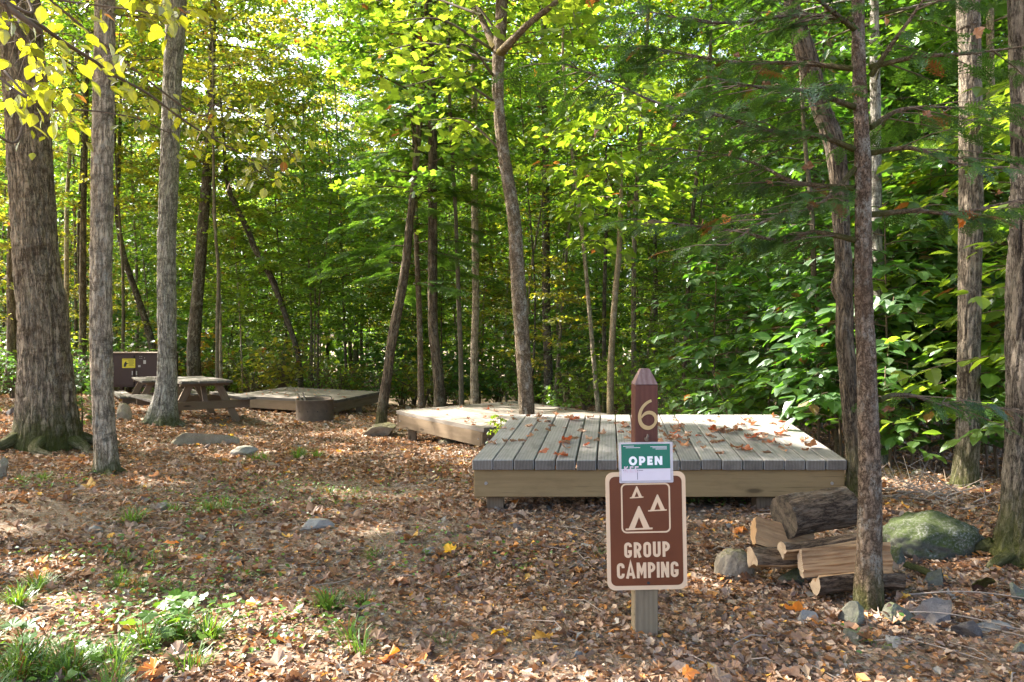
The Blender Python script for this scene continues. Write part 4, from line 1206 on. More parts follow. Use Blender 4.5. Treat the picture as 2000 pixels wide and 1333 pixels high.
# bare poles: dark stems that fill the depth of the wood
POLE = []
for s in range(4):
    mb = MB(); H = (11, 9, 13, 8)[s]
    q = resample([(0, 0, -.2), (rng.normal(0, .12), 0, H * .3), (rng.normal(0, .25), rng.normal(0, .2), H * .65), (rng.normal(0, .5), 0, H)], 20)
    tube(mb, q, np.linspace(.046, .012, 20) * (1, .75, 1.3, .6)[s], 8, bump=.08, flare=(.12, .3, 3))
    for b_ in range(7):
        z = H * rng.uniform(.25, .95); az = rng.uniform(0, 6.28); p = np.array([np.interp(z, q[:, 2], q[:, 0]), np.interp(z, q[:, 2], q[:, 1]), z])
        L = rng.uniform(.4, 1.4); tube(mb, [p, p + np.array([math.cos(az), math.sin(az), .4]) * L * .5, p + np.array([math.cos(az), math.sin(az), .7]) * L], [.012, .008, .003], 4, cap=False)
    lv = MB(); m = 500
    zz = H * rng.uniform(.35, 1.0, m); a_ = rng.uniform(0, 6.28, m); r_ = rng.uniform(.1, 1.1, m)
    leaf_cloud(lv, LEAF_KITE, np.stack([np.cos(a_) * r_, np.sin(a_) * r_, zz], -1), .12)
    me = mb.mesh('trunk'); me.materials.append(M['bark_far']); ml = lv.mesh('crown'); ml.materials.append(M['lf_green'])
    POLE.append((me, ml))


def pole(x, y, z, px):
    ct[0] += 1
    nm, lb, grp = LBL['pole']
    t = empty(nm, (x, y, z), rng.uniform(0, 6.28)); tag(t, lb, 'tree', grp)
    t.rotation_euler = (rng.normal(0, .035), rng.normal(0, .035), rng.uniform(0, 6.28))
    a, b = POLE[ct[0] % 4]; put_mesh('trunk', a, t, ['bark_far', 'bark_old', 'bark_small', 'bark_pale', 'bark_mid'][ct[0] % 5]); put_mesh('crown', b, t, hue(px))


scatter(110, 18.5, 38, -60, 2060, .55, pole)
scatter(22, 11, 18.5, 930, 1900, .6, pole)
scatter(80, 17.8, 27, 0, 2000, .75, plant('shrub', None, 'twig', 1.0, 1.7))
scatter(34, 18.2, 26, 0, 2000, .8, plant('arch', 'lf_deep', 'twig', .9, 1.4))
scatter(26, 9.5, 17.5, 930, 2050, .7, plant('shrub', None, 'twig', .7, 1.1))
scatter(10, 15, 19, -100, 420, .7, plant('shrub', 'lf_deep', 'twig', .8, 1.2))


# saplings with big leaves, right side
arch_spots = [(1600, 850, 7.6, 0), (1500, 850, 8.0, 3), (1420, 850, 8.2, 3), (1645, 850, 7.0, 1), (1780, 880, 7.0, 0), (1840, 880, 7.4, 2), (2030, 900, 5.8, 0), (1930, 900, 7.2, 2), (1750, 880, 7.6, 2),
              (1990, 960, 6.0, 1), (1800, 850, 8.5, 2), (1700, 850, 7.0, 1), (1900, 850, 8.0, 0), (1640, 830, 8.6, 2), (2060, 900, 6.2, 2), (1560, 820, 9.4, 2), (1470, 820, 10.0, 0), (1960, 850, 9.0, 2), (1740, 830, 9.6, 2), (2100, 900, 5.0, 2), (1950, 950, 6.4, 3), (2060, 850, 5.2, 3),
              (1740, 850, 6.6, 0), (1820, 850, 7.4, 2), (1880, 850, 7.2, 2), (1970, 850, 7.6, 2), (1720, 850, 8.8, 2), (1620, 850, 9.8, 2), (1850, 850, 9.5, 2), (1950, 850, 7.0, 1), (1780, 850, 6.6, 3), (1540, 850, 8.8, 1), (1400, 850, 9.6, 0), (1390, 850, 10.6, 3)]
nm, lb, grp = LBL['arch']
for q, (px, py, d, k_) in enumerate(arch_spots):
    x = (px - 1000) / F * d
    lib_tree('arch', k_, nm, (x, d, gz(x, d)), lb, 'sapling', grp, ['lf_big', 'lf_green', 'lf_big', 'lf_big', 'lf_lime'][q % 5], 'twig', rng.uniform(0, 6.28), rng.uniform(.9, 1.25))
# small individual plants
sp = lib_tree('arch', 3, 'maple_sapling', (*[(978 - 1000) / F * 7.75, 7.75], gz(-.1, 7.75)), 'small yellow-green sapling poking up beside the left corner of the nearest platform', 'sapling', None, 'lf_lime', 'twig', 1.0, (.28, .28, .52))
g_ = onground(161, 868); fs = conifer(.85, .25, .2, 30, 7, .1, SPRAY_M)
e = empty('fir_seedling', g_); tag(e, 'knee-high feathery evergreen seedling between the two nearest left trunks', 'sapling')
fs[0].build('stem', M['twig'], e); fs[2].build('foliage', M['needle_l'], e)

# unseen trees added outside the frame to shade the clearing (sun side and behind the camera's flanks)
for (x, y, k_, s_) in SHADERS:
    at = np.array([x, y, gz(x, y)]); t = empty('forest_tree', at); tag(t, LBL['canopy'][1], 'tree', LBL['canopy'][2])  # added for its shade; only borrows the name and label of the wood behind
    H, z0, R, nb, per, sz, tp, pk = CAN[k_]
    a_, b_, c_ = broadleaf(H * s_, z0 * s_, R * s_, nb, per, sz, tp, peak=pk, at=at)
    a_.build('trunk', M['bark_old'], t); b_.build('branches', M['bark_old'], t); c_.build('crown', M['lf_lime'], t)

# far wood that reads as one mass
fw = MB()
m = 75000
ang = rng.uniform(-1.0, 1.0, m); dist = rng.uniform(50, 66, m)
xx = np.sin(ang) * dist; yy_ = np.cos(ang) * dist
hmax = 13 + 5 * fbm(xx * .12, yy_ * .05, seed=21)
zz = -1.9 + rng.random(m) ** .8 * (hmax + 2)
leaf_cloud(fw, LEAF_STAR, np.stack([xx, yy_, zz], -1), .55, tilt=.7)
for s in range(160):
    a = rng.uniform(-.9, .9); dd = rng.uniform(50, 60); x = math.sin(a) * dd; y = math.cos(a) * dd
    tube(fw, [(x, y, -2.5), (x + rng.normal(0, .4), y, 6), (x + rng.normal(0, .8), y, 15)], [.16, .12, .05], 5, mat=1, cap=False)
tag(fw.build('distant_wood', [M['lf_green'], M['bark_far']]), kind='stuff')
# ------------------------------------------------------------------ leaf litter, grass, weeds, pebbles, twigs
def area_pts(n, d0, d1, mx=1.12, power=1.0):
    """points over the ground the picture can see, even in area"""
    d = np.sqrt(rng.uniform(d0 * d0, d1 * d1, n)); x = rng.uniform(-1, 1, n) * .72 * mx * d
    return x, d


def on_platform(x, y):
    r = (y > 5.0) & (y < 6.95) & (x > -.27) & (x < 2.5)
    return r


lit = MB()
for n, d0, d1, size, tset in ((3600, 1.7, 5.5, .034, 'whole'), (30000, 1.7, 4.2, .017, 'bit'), (34000, 3.6, 7.5, .022, 'bit'), (52000, 6.8, 12, .03, 'bit'), (6000, 5.0, 12, .04, 'whole'), (34000, 12, 20, .045, 'bit'), (9000, 20, 30, .09, 'bit')):
    x, y = area_pts(n, d0, d1)
    dens = .62 + .5 * fbm(x * 1.3, y * 1.3, seed=31)
    bare = np.exp(-(((x + .35) / .75) ** 2 + ((y - 2.9) / .5) ** 2)) * .5 + np.exp(-(((x + 1.9) / 1.5) ** 2 + ((y - 5.5) / 1.5) ** 2)) * .15
    keep = (rng.random(n) < dens - bare * .8 + .26) & ~(on_platform(x, y) & (rng.random(n) < .8) & (y > 5.35))
    x, y = x[keep], y[keep]; n = len(x)
    z = G(x, y)
    sz = size * np.exp(rng.normal(0, .32, n)) * (1 if tset == 'bit' else 1.0)
    tl = DRY if tset == 'whole' else DRY_BIT
    which = rng.integers(0, len(tl), n)
    lift = rng.random(n) ** 2 * .02 + .004
    for w, tp in enumerate(tl):
        s = which == w; q = s.sum()
        lit.inst(tp, mats_from(rng.uniform(0, 2 * PI, q), rng.normal(0, .33, q), rng.normal(0, .33, q), sz[s] * (1.25 if tset == 'whole' else 1.5)),
                 np.stack([x[s], y[s], z[s] + lift[s]], -1), rng.random(q))
tag(lit.build('leaf_litter', M['litter']), kind='stuff')

# pebbles
ICO = None
import bmesh
bm = bmesh.new(); bmesh.ops.create_icosphere(bm, subdivisions=1, radius=.5); bm.verts.ensure_lookup_table()
ICO = (np.array([v.co[:] for v in bm.verts]) * np.array([1, .8, .45]), np.array([[v.index for v in f.verts] for f in bm.faces])); bm.free()
pb = MB()
x, y = area_pts(9000, 1.7, 9); n = len(x)
keep = rng.random(n) < .35 + .6 * np.exp(-(((x + .35) / 1.0) ** 2 + ((y - 2.9) / .8) ** 2)); x, y = x[keep], y[keep]; n = len(x)
pb.inst(ICO, mats_from(rng.uniform(0, 6.28, n), rng.normal(0, .3, n), rng.normal(0, .3, n), np.exp(rng.normal(-4.5, .5, n))), np.stack([x, y, G(x, y) + .002], -1), rng.random(n), 0, True)
k = NT('gravel_mixed'); r = k.attr('rnd')
M['gravel'] = k.pbr(k.ramp(r, [(0, (.12, .11, .11)), (.3, (.24, .22, .2)), (.6, (.3, .25, .19)), (.8, (.38, .37, .36))], 'CONSTANT'), .85)
tag(pb.build('gravel', M['gravel']), kind='stuff')

# twigs
tg = MB()
x, y = area_pts(700, 1.7, 11)
for a, b in zip(x, y):
    L = rng.uniform(.05, .32) * (1 if rng.random() < .85 else 2); th = rng.uniform(0, 6.28); z = gz(a, b) + .012
    c, s = math.cos(th), math.sin(th); k1 = rng.normal(0, .1) * L
    tube(tg, [(a, b, z), (a + c * L * .5 - s * k1, b + s * L * .5 + c * k1, z + .012), (a + c * L, b + s * L, gz(a + c * L, b + s * L) + .01)], [.003, .0028, .0015], 4, cap=False)
for a, b, L, th in [(1.75, 2.95, .5, -.5), (2.0, 3.2, .6, -.35), (-3.2, 7.0, .8, .2)]:
    z = gz(a, b) + .02; c, s = math.cos(th), math.sin(th)
    q = resample([(a - c * L / 2, b - s * L / 2, gz(a - c * L / 2, b - s * L / 2) + .02), (a, b + .03, z + .03), (a + c * L / 2, b + s * L / 2, gz(a + c * L / 2, b + s * L / 2) + .02)], 10)
    tube(tg, q, np.linspace(.004, .0015, 10), 5)
tag(tg.build('fallen_twigs', M['twig_dry']), kind='stuff')

# grass tufts
BLADE = tpl([(-.025, 0, 0), (.025, 0, 0), (-.022, .05, .45), (.022, .05, .45), (-.014, .25, .8), (.014, .25, .8), (0, .6, .92)], [(0, 1, 3), (0, 3, 2), (2, 3, 5), (2, 5, 4), (4, 5, 6)])
gs = MB()
TUFTS = [(495, 902, .12, .10, 160), (597, 895, .17, .12, 320), (372, 1002, .28, .09, 330), (255, 1015, .17, .10, 180), (312, 1145, .27, .065, 330), (88, 1168, .14, .09, 330), (610, 1195, .09, .09, 200), (325, 1280, .22, .10, 520),
         (60, 1285, .24, .11, 600), (250, 1330, .2, .09, 240), (30, 940, .35, .08, 260), (650, 968, .25, .06, 180), (762, 1085, .10, .06, 110), (835, 1078, .05, .05, 40), (480, 1130, .10, .06, 60), (1395, 985, .2, .05, 90),
         (730, 1185, .06, .07, 60), (700, 1265, .12, .10, 90), (5, 800, .5, .07, 160), (265, 1085, .2, .07, 130), (470, 905, .3, .05, 130), (1020, 1120, .04, .05, 30), (1170, 1085, .03, .05, 30), (860, 1255, .05, .05, 40), (440, 985, .25, .05, 120), (20, 1330, .2, .10, 300), (120, 1325, .16, .09, 220), (1715, 1275, .03, .06, 10)]
for px, py, r0, h, n in TUFTS:
    g_ = onground(px, py); rr = r0 * np.sqrt(rng.random(n)); a = rng.uniform(0, 6.28, n)
    # several little clumps inside the patch
    nc = max(1, int(r0 / .05)); ca, cr = rng.uniform(0, 6.28, nc), r0 * np.sqrt(rng.random(nc)); w = rng.integers(0, nc, n)
    x = g_[0] + np.cos(ca[w]) * cr[w] + rng.normal(0, .022, n); y = g_[1] + np.sin(ca[w]) * cr[w] + rng.normal(0, .022, n)
    out = np.arctan2(-(x - (g_[0] + np.cos(ca[w]) * cr[w])), (y - (g_[1] + np.sin(ca[w]) * cr[w]))) + rng.normal(0, .5, n)
    gs.inst(BLADE, mats_from(out, rng.normal(-.25, .3, n), rng.normal(0, .2, n), h * .95 * rng.uniform(.4, 1.3, n)), np.stack([x, y, G(x, y)], -1), rng.random(n))
tag(gs.build('grass', M['grass']), kind='stuff')
# low weeds
wd = MB()
WEEDS = [(350, 1230, .4, 260), (260, 1190, .35, 150), (150, 1290, .4, 200), (330, 1150, .4, 160), (420, 985, .6, 220), (650, 985, .7, 220), (560, 950, .6, 160), (130, 1100, .3, 60), (800, 1085, .5, 90), (450, 1130, .4, 70), (920, 1080, .4, 40), (700, 1200, .3, 40),
         (560, 1260, .25, 60), (640, 1230, .3, 50), (1380, 985, .3, 50), (60, 950, .6, 160), (300, 1080, .4, 120), (1060, 1110, .3, 30), (1700, 1250, .25, 14), (860, 930, .9, 120), (470, 1010, .5, 100)]
for px, py, r0, n in WEEDS:
    g_ = onground(px, py); a = rng.uniform(0, 6.28, n); r_ = r0 * rng.random(n) ** .8
    x = g_[0] + np.cos(a) * r_; y = g_[1] + np.sin(a) * r_
    wd.inst(LEAF_OVAL, mats_from(rng.uniform(0, 6.28, n), rng.normal(.1, .35, n), rng.normal(0, .35, n), rng.uniform(.014, .032, n)), np.stack([x, y, G(x, y) + rng.uniform(.02, .06, n)], -1), rng.random(n))
# leafy seedlings in the near left corner
for px, py, n, h in ((345, 1255, 26, .16), (290, 1240, 12, .12), (400, 1230, 8, .12), (30, 1300, 14, .12), (180, 1310, 8, .08), (1010, 1150, 3, .02)):
    g_ = onground(px, py)
    x = g_[0] + rng.normal(0, .07, n); y = g_[1] + rng.normal(0, .07, n)
    wd.inst(LEAF_MAPLE_FLAT, mats_from(rng.uniform(0, 6.28, n), rng.normal(-.1, .3, n), rng.normal(0, .3, n), rng.uniform(.035, .06, n)), np.stack([x, y, G(x, y) + rng.uniform(.4, 1, n) * h], -1), rng.random(n))
tag(wd.build('ground_weeds', M['grass']), kind='stuff')


# ------------------------------------------------------------------ single bright leaves lying on the litter
def leaf_object(name, tp, size, loc, rot3, mat, label, cat='leaf', group=None, me=None):
    o = bpy.data.objects.new(name, me); COL.objects.link(o); o.location = [float(v) for v in loc]
    o.rotation_euler = rot3; o.scale = (size, size, size); tag(o, label, cat, group); return o


def leafmat(name, c, t):
    return mat_leaf(name, c, tuple(min(1, v * 1.5) for v in c), t, tuple(min(1, v * 1.3) for v in t), .35, .05)


M['leaf_orange'] = leafmat('orange_leaf', (.42, .15, .025), (.7, .2, .02)); M['leaf_yellow'] = leafmat('yellow_leaf', (.6, .34, .02), (.9, .5, .03)); M['leaf_red'] = leafmat('red_leaf', (.26, .08, .03), (.45, .09, .03))
M['leaf_brown'] = leafmat('brown_leaf', (.17, .09, .05), (.28, .11, .04)); M['leaf_palebrown'] = leafmat('pale_brown_leaf', (.38, .23, .15), (.5, .22, .1))
LM = {}
for i_, tp in enumerate(DRY):
    for m_ in ('leaf_orange', 'leaf_yellow', 'leaf_red', 'leaf_brown', 'leaf_palebrown'):
        b = MB(); b.add(tp[0] - np.array([0, .42, 0]), tp[1], 0, False, .5); me = b.mesh('fallen_leaf'); me.materials.append(M[m_]); LM[(i_, m_)] = me
for px, py, sz, m_, lb in [(453, 855, .13, 'leaf_yellow', 'yellow maple leaf standing up on the litter right of the half-buried flat rock'), (435, 835, .08, 'leaf_yellow', 'small yellow leaf near the picnic table legs'),
                           (327, 1070, .085, 'leaf_orange', 'crumpled golden leaf on open litter left of the grass patches'), (300, 1325, .075, 'leaf_orange', 'big orange leaf at the bottom edge beside the grass clump'), (500, 1190, .08, 'leaf_orange', 'curled orange leaf lying midway along the bottom left litter'),
                           (980, 1243, .075, 'leaf_yellow', 'amber maple leaf on bare gravel left of the sign post'), (775, 1140, .11, 'leaf_palebrown', 'large folded pale leaf standing up in the litter'), (760, 1300, .07, 'leaf_orange', 'fiery orange leaf at the bottom centre'),
                           (1555, 1208, .075, 'leaf_orange', 'orange-brown leaf in front of the firewood'), (610, 872, .07, 'leaf_red', 'reddish leaf beside the tuft near the flat stones'), (880, 1085, .07, 'leaf_yellow', 'yellow-edged leaf in the middle of the litter'), (1440, 1040, .08, 'leaf_orange', 'orange leaf on the ground right of the sign'),
                           (75, 1140, .07, 'leaf_orange', 'orange leaf by the grass clump at the left edge'), (640, 1170, .07, 'leaf_brown', 'brown upturned leaf behind the small green tuft'), (1005, 990, .06, 'leaf_orange', 'small orange leaf left of the nearest platform'), (1340, 1335, .06, 'leaf_orange', 'orange leaf at the bottom right of centre')]:
    g_ = onground(px, py)
    leaf_object('fallen_leaf', None, sz, g_ + np.array([0, 0, .025]), (rng.normal(.25, .25), rng.normal(0, .3), rng.uniform(0, 6.28)), None, lb, 'leaf', None, LM[(int(rng.integers(0, 5)), m_)])


# ------------------------------------------------------------------ stones
def stone(name, x0, x1, ytop, ybot, mat, label, d=None, depth=None, sharp=.25, seed=0, sink=.25, flat=False, cat='rock', sub=4):
    """stone whose picture box is given in photo pixels"""
    g_ = onground((x0 + x1) / 2, ybot - (ybot - ytop) * .12) if d is None else None
    dd = g_[1] if d is None else d
    w = (x1 - x0) / F * dd; h = (ybot - ytop) / F * dd
    cx = ((x0 + x1) / 2 - 1000) / F * dd
    dep = depth or w * .75
    yc = dd + dep * .25
    bm = bmesh.new(); bmesh.ops.create_icosphere(bm, subdivisions=sub, radius=1.0)
    V = np.array([v.co[:] for v in bm.verts]); Fc = np.array([[v.index for v in f.verts] for f in bm.faces]); bm.free()
    if sharp:
        r_ = np.random.default_rng(seed + 100)
        for _ in range(9):      # planes cut off the ball give it facets
            nrm = r_.normal(size=3); nrm /= np.linalg.norm(nrm); c = r_.uniform(.34, .72)
            t = V @ nrm - c; V = V - np.outer(np.where(t > 0, t, 0) * min(1, sharp * 4), nrm)
    s = 1 + .16 * fbm(V[:, 0] * 1.3 + seed, V[:, 1] * 1.3, V[:, 2] * 1.3, seed=seed) + (.05 if sub == 5 else .03) * fbm(V[:, 0] * 6, V[:, 1] * 6, V[:, 2] * 6, seed=seed + 1)
    V = V * s[:, None]
    V = (V - V.mean(0)) / (np.ptp(V, 0) / 2)
    V *= np.array([w / 2, dep / 2, h * (1 + sink) / 2])
    b = MB(); b.add(V, Fc, 0, sharp == 0)
    zb = gz(cx, yc)
    ztop = EYE - (ytop - 666.5) / F * (yc if d is None else dd)
    zc = ztop - h * (1 + sink) / 2
    zc = min(zc, zb + h * .5)
    o = b.build(name, M[mat], None, (cx, yc, zc)); tag(o, label, cat)
    return o


stone('mossy_boulder', 1738, 1946, 998, 1098, 'boulder', 'large rounded boulder covered in green moss between the right-hand trunks', sharp=.0, seed=4, cat='boulder', sub=5)
stone('triangular_rock', 1633, 1700, 1174, 1228, 'stone_green', 'greenish pointed rock leaning on the foot of the nearest slim trunk', seed=5)
stone('flat_mossy_rock', 1730, 1806, 1184, 1224, 'stone_green', 'flat green-tinged rock lying just right of the nearest slim trunk', seed=6)
stone('grey_block_rock', 1802, 1872, 1175, 1234, 'stone_grey', 'smooth purplish-grey block between the slim trunk and the right-edge trunk', seed=7)
stone('dark_slab_rock', 1866, 1926, 1208, 1252, 'stone_dark', 'dark low slab touching the right side of the purplish-grey block', seed=8)
stone('blue_flat_rock', 1905, 1985, 1210, 1236, 'stone_blue', 'thin bluish flat slab right of the dark slab', seed=9)
stone('round_green_rock', 1646, 1708, 1230, 1264, 'stone_green', 'low oval greenish stone below the pointed rock', seed=10)
stone('tilted_slab_rock', 1808, 1862, 1108, 1154, 'stone_green', 'tilted green-grey slab below the mossy boulder', seed=11)
stone('edge_mossy_rock', 1976, 2020, 1140, 1180, 'stone_green', 'mossy stone cut by the right edge at the foot of the thick trunk', seed=12)
stone('small_blue_rock', 1560, 1598, 1190, 1218, 'stone_blue', 'small bluish stone in front of the lowest split log', seed=13)
stone('log_prop_rock', 1520, 1588, 1108, 1150, 'stone_green', 'grey-green stone under the firewood stack', seed=14)
stone('soil_covered_rock', 1396, 1475, 1072, 1140, 'stone_tan', 'dirt-coloured hump of rock left of the firewood', seed=15, sharp=.05)
stone('rear_mossy_rock', 1726, 1780, 1062, 1122, 'boulder', 'dark mossy rock directly right of the nearest slim trunk behind the stones', seed=16)
stone('small_round_rock', 1785, 1812, 1244, 1262, 'stone_tan', 'small brownish round pebble-like stone among the leaves at lower right', seed=17)
stone('corner_rock', 1975, 2010, 1255, 1285, 'stone_green', 'small greenish stone near the right edge below the bluish slab', seed=18)
stone('half_buried_rock', 338, 458, 840, 874, 'stone_tan', 'wide half-buried flat rock right of the mossy-footed grey trunk', seed=19)
stone('pale_rock', 444, 498, 870, 896, 'stone_pale', 'pale pointed rock between the half-buried rock and the grass tuft', seed=20)
stone('white_flat_rock', 574, 654, 1008, 1038, 'stone_pale', 'flat whitish stone alone in the middle of the litter', seed=21, sharp=.3)
stone('light_rock', 222, 252, 790, 824, 'stone_tan', 'light sloping rock under the bench behind the slender trunk', seed=22)
stone('left_edge_rock', 4, 40, 790, 816, 'stone_grey', 'grey rock at the left edge beside the thickest trunk', seed=23)
stone('platform_boulder', 703, 775, 826, 858, 'stone_tan', 'rough tan boulder at the foot of the leaning trunk, left of the middle platform', seed=24)
stone('under_platform_rock', 852, 890, 857, 872, 'stone_tan', 'small stone under the front edge of the middle platform', seed=25)
stone('dark_round_rock', 176, 222, 1262, 1294, 'stone_dark', 'dark rounded stone between the two grass clumps at the bottom left', seed=26, sharp=.05)
stone('small_flat_rock', 294, 328, 984, 999, 'stone_pale', 'small flat stone left of the upper grass patch', seed=27)
stone('tiny_pale_rock', 172, 198, 1026, 1044, 'stone_pale', 'tiny pale stone below the foot of the slender trunk', seed=28)
stone('gravel_rock', 1118, 1140, 1272, 1286, 'stone_blue', 'smooth grey-blue pebble left of the sign post foot', seed=29)
stone('blue_long_rock', 823, 857, 1070, 1084, 'stone_blue', 'long bluish stone in mid litter left of the sign', seed=30)
stone('edge_stump', -30, 12, 890, 945, 'stone_tan', 'weathered rounded lump cut by the left edge', seed=31)
# two strips of shed bark
for i_, (px, py, L, w, rz, rx, lb) in enumerate([(1815, 1140, .23, .05, -.95, .35, 'curved reddish strip of bark lying beside the tilted slab'), (1921, 1165, .14, .05, 1.45, .9, 'upright reddish piece of bark at the foot of the thick right trunk')]):
    g_ = onground(px, py); b = MB()
    q = resample([(-L / 2, 0, 0), (0, .02, .012), (L / 2, 0, 0)], 12)
    V = []; Fq = []
    for a_ in range(12):
        for j_ in range(5):
            u = (j_ - 2) / 2; wob = 1 + .15 * math.sin(a_ * 1.7 + j_)
            V.append(q[a_] + np.array([0, u * w / 2 * wob, -.012 * u * u]))
    nV = len(V); V = V + [v - np.array([0, 0, .006]) for v in V]
    for a_ in range(11):
        for j_ in range(4):
            k0 = a_ * 5 + j_; Fq += [[k0, k0 + 5, k0 + 6, k0 + 1], [nV + k0, nV + k0 + 1, nV + k0 + 6, nV + k0 + 5]]
        Fq += [[a_ * 5, nV + a_ * 5, nV + a_ * 5 + 5, a_ * 5 + 5], [a_ * 5 + 4, a_ * 5 + 9, nV + a_ * 5 + 9, nV + a_ * 5 + 4]]
    V = np.array(V); b.add(V, Fq, 0, True, None, V[:, [1, 2, 0]])
    o = b.build('bark_strip', M['bark_strip'], None, g_ + np.array([0, 0, .035])); o.rotation_euler = (.2, rx, rz); tag(o, lb, 'bark')
# brush of dry sticks behind the boulder
o_ = onground(1785, 975); br = MB()
for s in range(30):
    p = np.array([rng.normal(.05, .13), rng.normal(0, .2), rng.uniform(.0, .05)]); th = rng.uniform(-.5, .5) + (PI if rng.random() < .5 else 0); L = rng.uniform(.15, .42); el = rng.uniform(-.05, .55)
    e_ = p + np.array([math.cos(th) * L, math.sin(th) * L * .6, math.sin(el) * L])
    tube(br, [p, (p + e_) / 2 + rng.normal(0, .03, 3), e_], [.006 * rng.uniform(.4, 1.2), .004, .0015], 5, cap=False)
    for _ in range(3):
        a_ = p + (e_ - p) * rng.uniform(.3, .9); tube(br, [a_, a_ + rng.normal(0, .09, 3) + np.array([0, 0, .05])], [.003, .001], 3, cap=False)
tag(br.build('brush_pile', M['twig_dry'], None, o_), 'tangle of dry pale sticks behind the mossy boulder', 'sticks')

for i_, (px, py, dz, m_) in enumerate([(1162, 262, .1, 'leaf_brown'), (1047, 146, .2, 'leaf_orange'), (1312, 246, 0, 'leaf_red'), (1578, 328, .1, 'leaf_brown'), (1842, 376, 0, 'leaf_brown'), (1948, 378, 0, 'leaf_brown'), (1906, 66, -.1, 'leaf_palebrown'), (1507, 356, .1, 'leaf_brown'),
                                       (1438, 110, .2, 'leaf_brown'), (1492, 163, .1, 'leaf_brown'), (1426, 302, .1, 'leaf_palebrown'), (1372, 437, .2, 'leaf_brown'), (1420, 432, .2, 'leaf_orange'), (1735, 800, .1, 'leaf_brown'), (1884, 430, 0, 'leaf_orange'), (1810, 225, 0, 'leaf_brown')]):
    leaf_object('dead_leaf', None, rng.uniform(.03, .05), P(px, py, 3.1 + dz), (rng.uniform(.8, 2.2), rng.normal(0, .5), rng.uniform(0, 6.28)), None, 'withered brown leaf caught in the needled branches on the right', 'leaf', 'dead leaves caught in the evergreen branches', LM[(i_ % 5, m_)])
